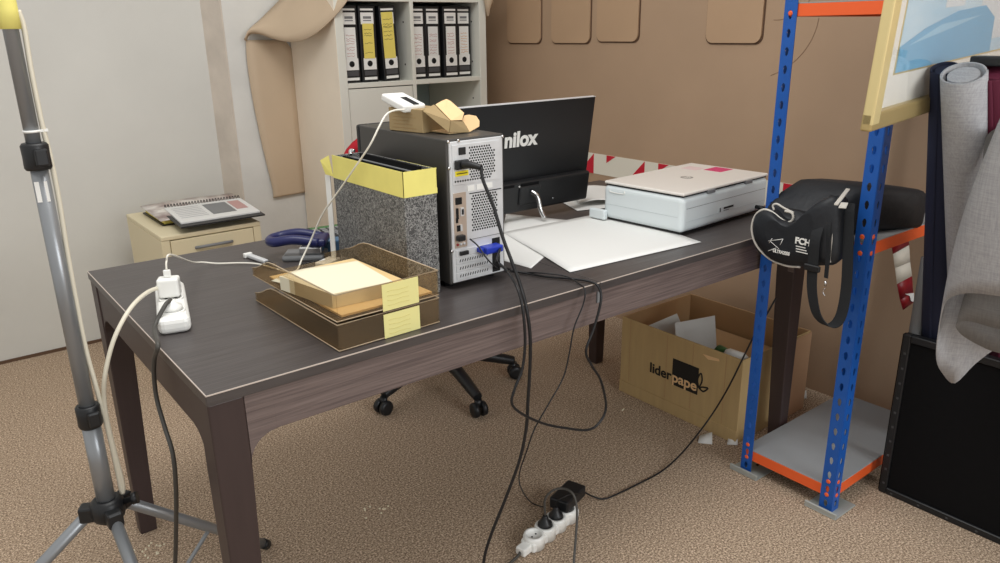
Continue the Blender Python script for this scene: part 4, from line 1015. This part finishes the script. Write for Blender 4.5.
# small things at the right edge
o = MB().box(-.02, .02, -.05, .03, 0, .02, .004, 2).build('black_clip', M_black, loc=P(988, 66, x=1.80)); tag(o, 'black clip lying on top of the rolls beside the picture', 'clip')
o = MB().prism([P(986, 127, x=1.93), P(992, 121, x=1.93), P(1004, 116, x=1.93), P(1004, 127, x=1.93), P(990, 133, x=1.93)], (.02, 0, 0), bev=.002).build('cream_strip', M_cream); tag(o, 'cream folded strip at the right edge beside the light grey roll', 'strip')
o = MB().band([P(1006, 128, x=1.80), P(994, 138, x=1.81), P(990, 165, x=1.82), P(982, 200, x=1.835), P(970, 235, x=1.86)], (0, .03, 0), .003).build('dark_strap', M_gal); tag(o, 'dark grey strap hanging between the light grey roll and the draped linen', 'strap')

# ============================================================ TRIPOD LIGHT STAND
tp0 = P(92, 430, y=1.47); SX, SY = tp0.x, tp0.y
TR = empty('light_stand', (SX, SY, 0))
hz = P(112, 505, y=SY).z
def vz(py, px): return P(px, py, y=SY).z
z_c1 = vz(415, 90); z_c2 = vz(156, 38)
MB().tube([(0, 0, hz-.01), (0, 0, z_c1)], .0165, 18, smooth=False).build('lower_tube', M_tripod, TR)
MB().tube([(0, 0, z_c1), (0, 0, z_c2)], .0135, 18, smooth=False).build('middle_tube', M_tripod, TR)
MB().tube([(0, 0, z_c2), (0, 0, 1.75)], .0115, 18, smooth=False).build('upper_tube', M_tripod, TR)
for z in (z_c1, z_c2):
    c = MB().lathe([(.019, -.022), (.021, -.018), (.0205, 0), (.021, .018), (.018, .022)], (0, 0, z), n=20).build('clamp_collar', M_black, TR)
    MB().box(-.006, .014, -.03, -.018, z-.014, z+.014, .003, 2).build('clamp_rib', M_black, c)
c = MB().lathe([(.028, -.022), (.03, -.015), (.03, .012), (.022, .02)], (0, 0, hz), n=20).build('leg_collar', M_black, TR)
MB().lathe([(.018, -.03), (.018, -.022)], (0, 0, hz), n=16).build('lower_ring', M_black, c)
rf = P(266, 545, z=.012); 
def tleg(tx_, ty_):
    d = Vector((tx_-SX, ty_-SY, 0)); dl = d.normalized(); A = dl*.03+Vector((0, 0, hz-.005)); B = Vector((d.x, d.y, .014))
    l = MB().tube([A, B], .0115, 14, smooth=False).build('leg', M_tripod, TR)
    MB().tube([B-(B-A).normalized()*.02, B+(B-A).normalized()*.004], .0135, 14, smooth=False).build('rubber_foot', M_black, l)
    MB().box(-.014, .014, -.014, .014, -.02, .012, .004, 2).build('hinge', M_black, TR, loc=dl*.036+Vector((0, 0, hz-.004)), rotz=math.atan2(dl.y, dl.x))
    m_ = A.lerp(B, .55); MB().box(-.004, .004, -.0035, .0035, 0, 1, .001, 1).build('brace', M_tripod, TR)
    br_ = [o for o in C.objects if o.parent == TR and o.name.startswith('brace')][-1]
    me = br_.data; a_ = Vector((0, 0, max(.05, hz-.33)))+dl*.016; dv = m_-a_; dv_n = dv.normalized(); q = dv_n.to_track_quat('Z', 'Y').to_matrix().to_4x4(); q.translation = a_
    for v in me.vertices: v.co = q @ Vector((v.co.x, v.co.y, v.co.z*dv.length))
tleg(rf.x, rf.y)
Rl = math.hypot(rf.x-SX, rf.y-SY); a0_ = math.atan2(rf.y-SY, rf.x-SX)
for k in (1, 2): tleg(SX+Rl*math.cos(a0_+k*2*math.pi/3), SY+Rl*math.sin(a0_+k*2*math.pi/3))
MB().lathe([(.006, 0), (.006, .022), (.012, .024), (.012, .034)], (.02, -.008, hz+.004), (1, -.4, .2), 12).build('wing_knob', M_black, TR)
ty = vz(0, 12); MB().lathe([(.0150, vz(29, 20)), (.0156, vz(10, 15)), (.015, 1.6)], (0, 0, 0), n=20).build('yellow_tape', M_yel, TR)
MB().prism([(-.0125+0, -.0105, vz(180, 45)), (.006, -.0137, vz(180, 45)), (.006, -.0137, vz(200, 50)), (-.0125, -.0105, vz(200, 50))], (0, -.0004, 0)).build('white_label', M_white, TR)
MB().lathe([(.0128, -.002), (.0135, 0), (.0128, .002)], (0, 0, vz(131, 34)), n=18).box(.012, .024, -.004, .002, vz(131, 34)-.002, vz(131, 34)+.002).build('cable_tie', M_white, TR)
tag(TR, 'grey telescopic tripod light stand with black collars at the left of the desk', 'tripod')

# ============================================================ CABLES
def cable(name, pts, r, m, lab, cat='cable', group=None):
    o = MB().tube(pts, r, 8, k=8).build(name, m); return tag(o, lab, cat, group)
so = (SX+.017, SY-.012)
def PS(px, py, dx=0): return P(px, py, y=SY-.0+dx)
cable('power_cable', [PS(18, 10), PS(24, 28), PS(31, 70), PS(40, 115), PS(44, 132), PS(51, 160), PS(59, 200), PS(67, 250), PS(76, 300), PS(86, 350), PS(97, 390), PS(108, 430), PS(117, 470), PS(121, 489), PS(123, 492), PS(122, 480), PS(114, 450), PS(107, 420), PS(104, 398), P(105, 375, y=1.46), P(112, 345, y=1.46), P(122, 322, y=1.47), P(134, 304, y=1.5), P(148, 292, y=1.56), P(160, 288, y=1.62), rl((-.02, .09, .02))], .0042, M_ccable, 'cream cable running down the tripod and looping up to the desk power strip')
cable('power_cable', [rl((0, -.08, .056)), rl((-.012, -.10, .052)), rl((-.035, -.13, .022)), P(158, 345, x=.2955), P(154.5, 358, x=.294), P(154, 376, x=.292), P(157, 400, x=.29), P(165, 428, x=.288), P(173, 455, x=.286), P(176, 490, x=.282), P(176, 530, x=.28), P(175, 566, x=.275), P(172, 600, x=.27)], .0042, M_gcable, 'dark grey cable dropping from the desk power strip to the floor')
e0 = AD.location+Vector((0, 0, .056))
cable('usb_cable', [e0, e0+Vector((.004, .006, .016)), e0+Vector((.02, .03, .022)), P(192, 262, z=TZ+.03), P(203, 262.3, z=TZ+.012), P(218, 263.5, z=TZ+.006), P(240, 263, z=TZ+.004), P(258, 264, z=TZ+.004), P(275, 268.5, z=TZ+.006), P(287, 272, z=TZ+.015), P(297, 270, x=.69), P(302, 259, x=.715), P(311, 240, x=.745), P(322, 215, x=.765), P(333, 199, x=.775), P(345, 182, x=.785), P(358, 163, x=.79), P(370, 145, x=.80), P(379, 127, x=.82), P(386, 115, x=.845), P(394, 110.5, x=.87), P(405, 109.5, x=.90)], .0021, M_wcable, 'thin white cable rising from the desk charger to the white router')
E0 = Vector((PX0+.033, PY0-.012, TZ+Hh-.054))
PL = MB().tube([E0, E0+Vector((.004, -.02, .002)), E0+Vector((.014, -.045, -.002))], (.0095, .006), 10).build('power_plug', M_cable); tag(PL, 'black moulded plug in the power supply of the computer tower', 'plug')
cable('power_cable', [E0+Vector((.014, -.045, -.002)), P(483, 180, y=1.27), P(493, 205, y=1.25), P(503, 238, y=1.22), P(512, 262, y=1.20), P(520, 284, y=1.17), P(526, 306, y=1.14), P(530, 335, y=1.13), P(530, 365, y=1.13), P(528, 400, y=1.135), P(526, 430, y=1.14), P(519, 462, y=1.15), P(505, 500, y=1.17), P(491, 535, y=1.19), P(484, 560, y=1.2), P(482, 590, y=1.2)], .0038, M_cable, 'thick black power cable falling from the tower over the front of the desk')
V0 = Vector((PX1-.03, PY0-.03, TZ+.082))
cable('video_cable', [V0-Vector((.01, 0, 0)), P(497, 262, y=1.27), P(506, 268, z=TZ+.02), P(520, 272, z=TZ+.007), P(545, 276.5, z=TZ+.005), P(570, 278.5, z=TZ+.005), P(588, 281, z=TZ+.005), P(598, 286, y=1.15), P(601, 300, y=1.135), P(594, 328, y=1.135), P(586, 351, y=1.135), P(592, 366, y=1.135), P(601, 381, y=1.135), P(606, 407, y=1.135), P(599, 423, y=1.135), P(587, 430, y=1.135), P(565, 428, y=1.135), P(545, 424, y=1.135), P(524, 415, y=1.125), P(512, 404, y=1.12), P(515, 388, y=1.118), P(522, 370, y=1.118), P(525, 345, y=1.118), P(524, 320, y=1.12), P(521, 300, y=1.13), P(516, 285, y=1.155), P(508, 272, y=1.21), P(500, 264, y=1.25)], .003, M_cable, 'black video cable looping below the desk edge from the blue connector')
cable('thin_cable', [P(470, 239, y=1.325), P(478, 246, y=1.30), P(490, 262, y=1.27), P(505, 271, z=TZ+.003), P(540, 273, z=TZ+.013), P(565, 276, z=TZ+.012), P(578, 283, z=TZ+.004), P(585, 290, y=1.15), P(583, 305, y=1.145), P(574, 328, y=1.145), P(569, 355, y=1.145), P(563, 378, y=1.145), P(548, 405, y=1.145), P(535, 428, y=1.15), P(527, 450, y=1.16), P(519, 476, y=1.20), P(523, 492, y=1.27), P(532, 503, z=.02), P(543, 507, z=.03)], .0017, M_cable, 'thin black cable hanging from the desk edge down to the floor socket')
# ---- floor power strip
g0 = P(527, 545, z=.02); g1 = P(573, 508, z=.02); dv = g1-g0; an = math.atan2(dv.y, dv.x); Ls = dv.length
FS = empty('power_strip', (g0.x, g0.y, .001), an)
MB().box(0, Ls, -.023, .023, 0, .028, .006, 2).build('body', M_white, FS)
MB().box(-.03, .006, -.015, .015, .003, .025, .004, 2).build('end_piece', M_white, FS)
n4 = 4
for i in range(n4):
    x = Ls*(.14+.235*i)
    s = MB().lathe([(.029, 0), (.029, .03), (.0265, .036), (.020, .0362), (.020, .031), (0, .0305)], (x, 0, .001), n=24).build('socket', M_white, FS)
    MB().lathe([(.0028, 0), (.0028, .0006)], (x-.008, 0, .0315), n=8).lathe([(.0028, 0), (.0028, .0006)], (x+.008, 0, .0315), n=8).build('socket_holes', M_hole, s)
tag(FS, 'white multi-socket power strip lying on the carpet before the desk', 'power strip')
def fl(x, y, z): return Vector((g0.x+x*math.cos(an)-y*math.sin(an), g0.y+x*math.sin(an)+y*math.cos(an), z+.001))
def fplug(i, lab):
    x = Ls*(.14+.235*i); o = MB().lathe([(.0195, .0315), (.019, .044), (.012, .05), (.007, .062), (.006, .066)], fl(x, 0, 0), n=20).build('plug', M_black); tag(o, lab, 'plug', 'black plugs in the floor power strip'); return fl(x, 0, .066)
p1 = fplug(1, 'round black plug in the second socket of the floor power strip'); p2 = fplug(2, 'black plug beside the power brick in the floor power strip')
cable('power_cable', [p1, P(545, 500, y=p1.y), P(552, 491, y=p1.y-.01), P(563, 488.5, y=p1.y-.03), P(573, 494, y=p1.y-.06), P(577, 510, y=p1.y-.08), P(576, 535, y=p1.y-.11), P(574, 560, y=p1.y-.14), P(573, 585, y=p1.y-.16)], .0032, M_gcable, 'dark grey cable arching out of the floor power strip towards the viewer')
cable('power_cable', [fl(-.028, 0, .014), P(518, 556, z=.012), P(505, 568, z=.008), P(490, 585, z=.006)], .004, M_gcable, 'grey cord leaving the near end of the floor power strip')
bk = P(567, 497, z=.055); BR = empty('power_brick', (bk.x, bk.y, .0395), an+.1)
MB().box(-.05, .055, -.03, .028, 0, .034, .005, 2).build('casing', M_black, BR); MB().box(.055, .066, -.006, .006, .01, .022, .002, 1).build('strain_relief', M_black, BR)
tag(BR, 'black power brick plugged at the far end of the floor power strip', 'power adapter')
cable('adapter_cable', [p2, P(556, 503, y=p2.y), P(562, 498, y=p2.y-.015), P(572, 494, y=p2.y-.02), P(583, 494, y=p2.y)], .0015, M_cable, 'short thin black lead from the floor plug to the power brick')
cable('adapter_cable', [P(584, 492, z=.05), P(592, 496, z=.02), P(603, 499, z=.006), P(615, 495, z=.006), P(640, 483, z=.006), P(662, 471, z=.006), P(680, 455, z=.02), P(697, 435, z=.05), P(713, 413, x=1.90), P(728, 388, x=1.90), P(742, 360, x=1.90), P(757, 330, x=1.905), P(768, 312, x=1.93), P(776, 298, x=1.955)], .0026, M_cable, 'black adapter cable running from the power brick up past the cardboard box')
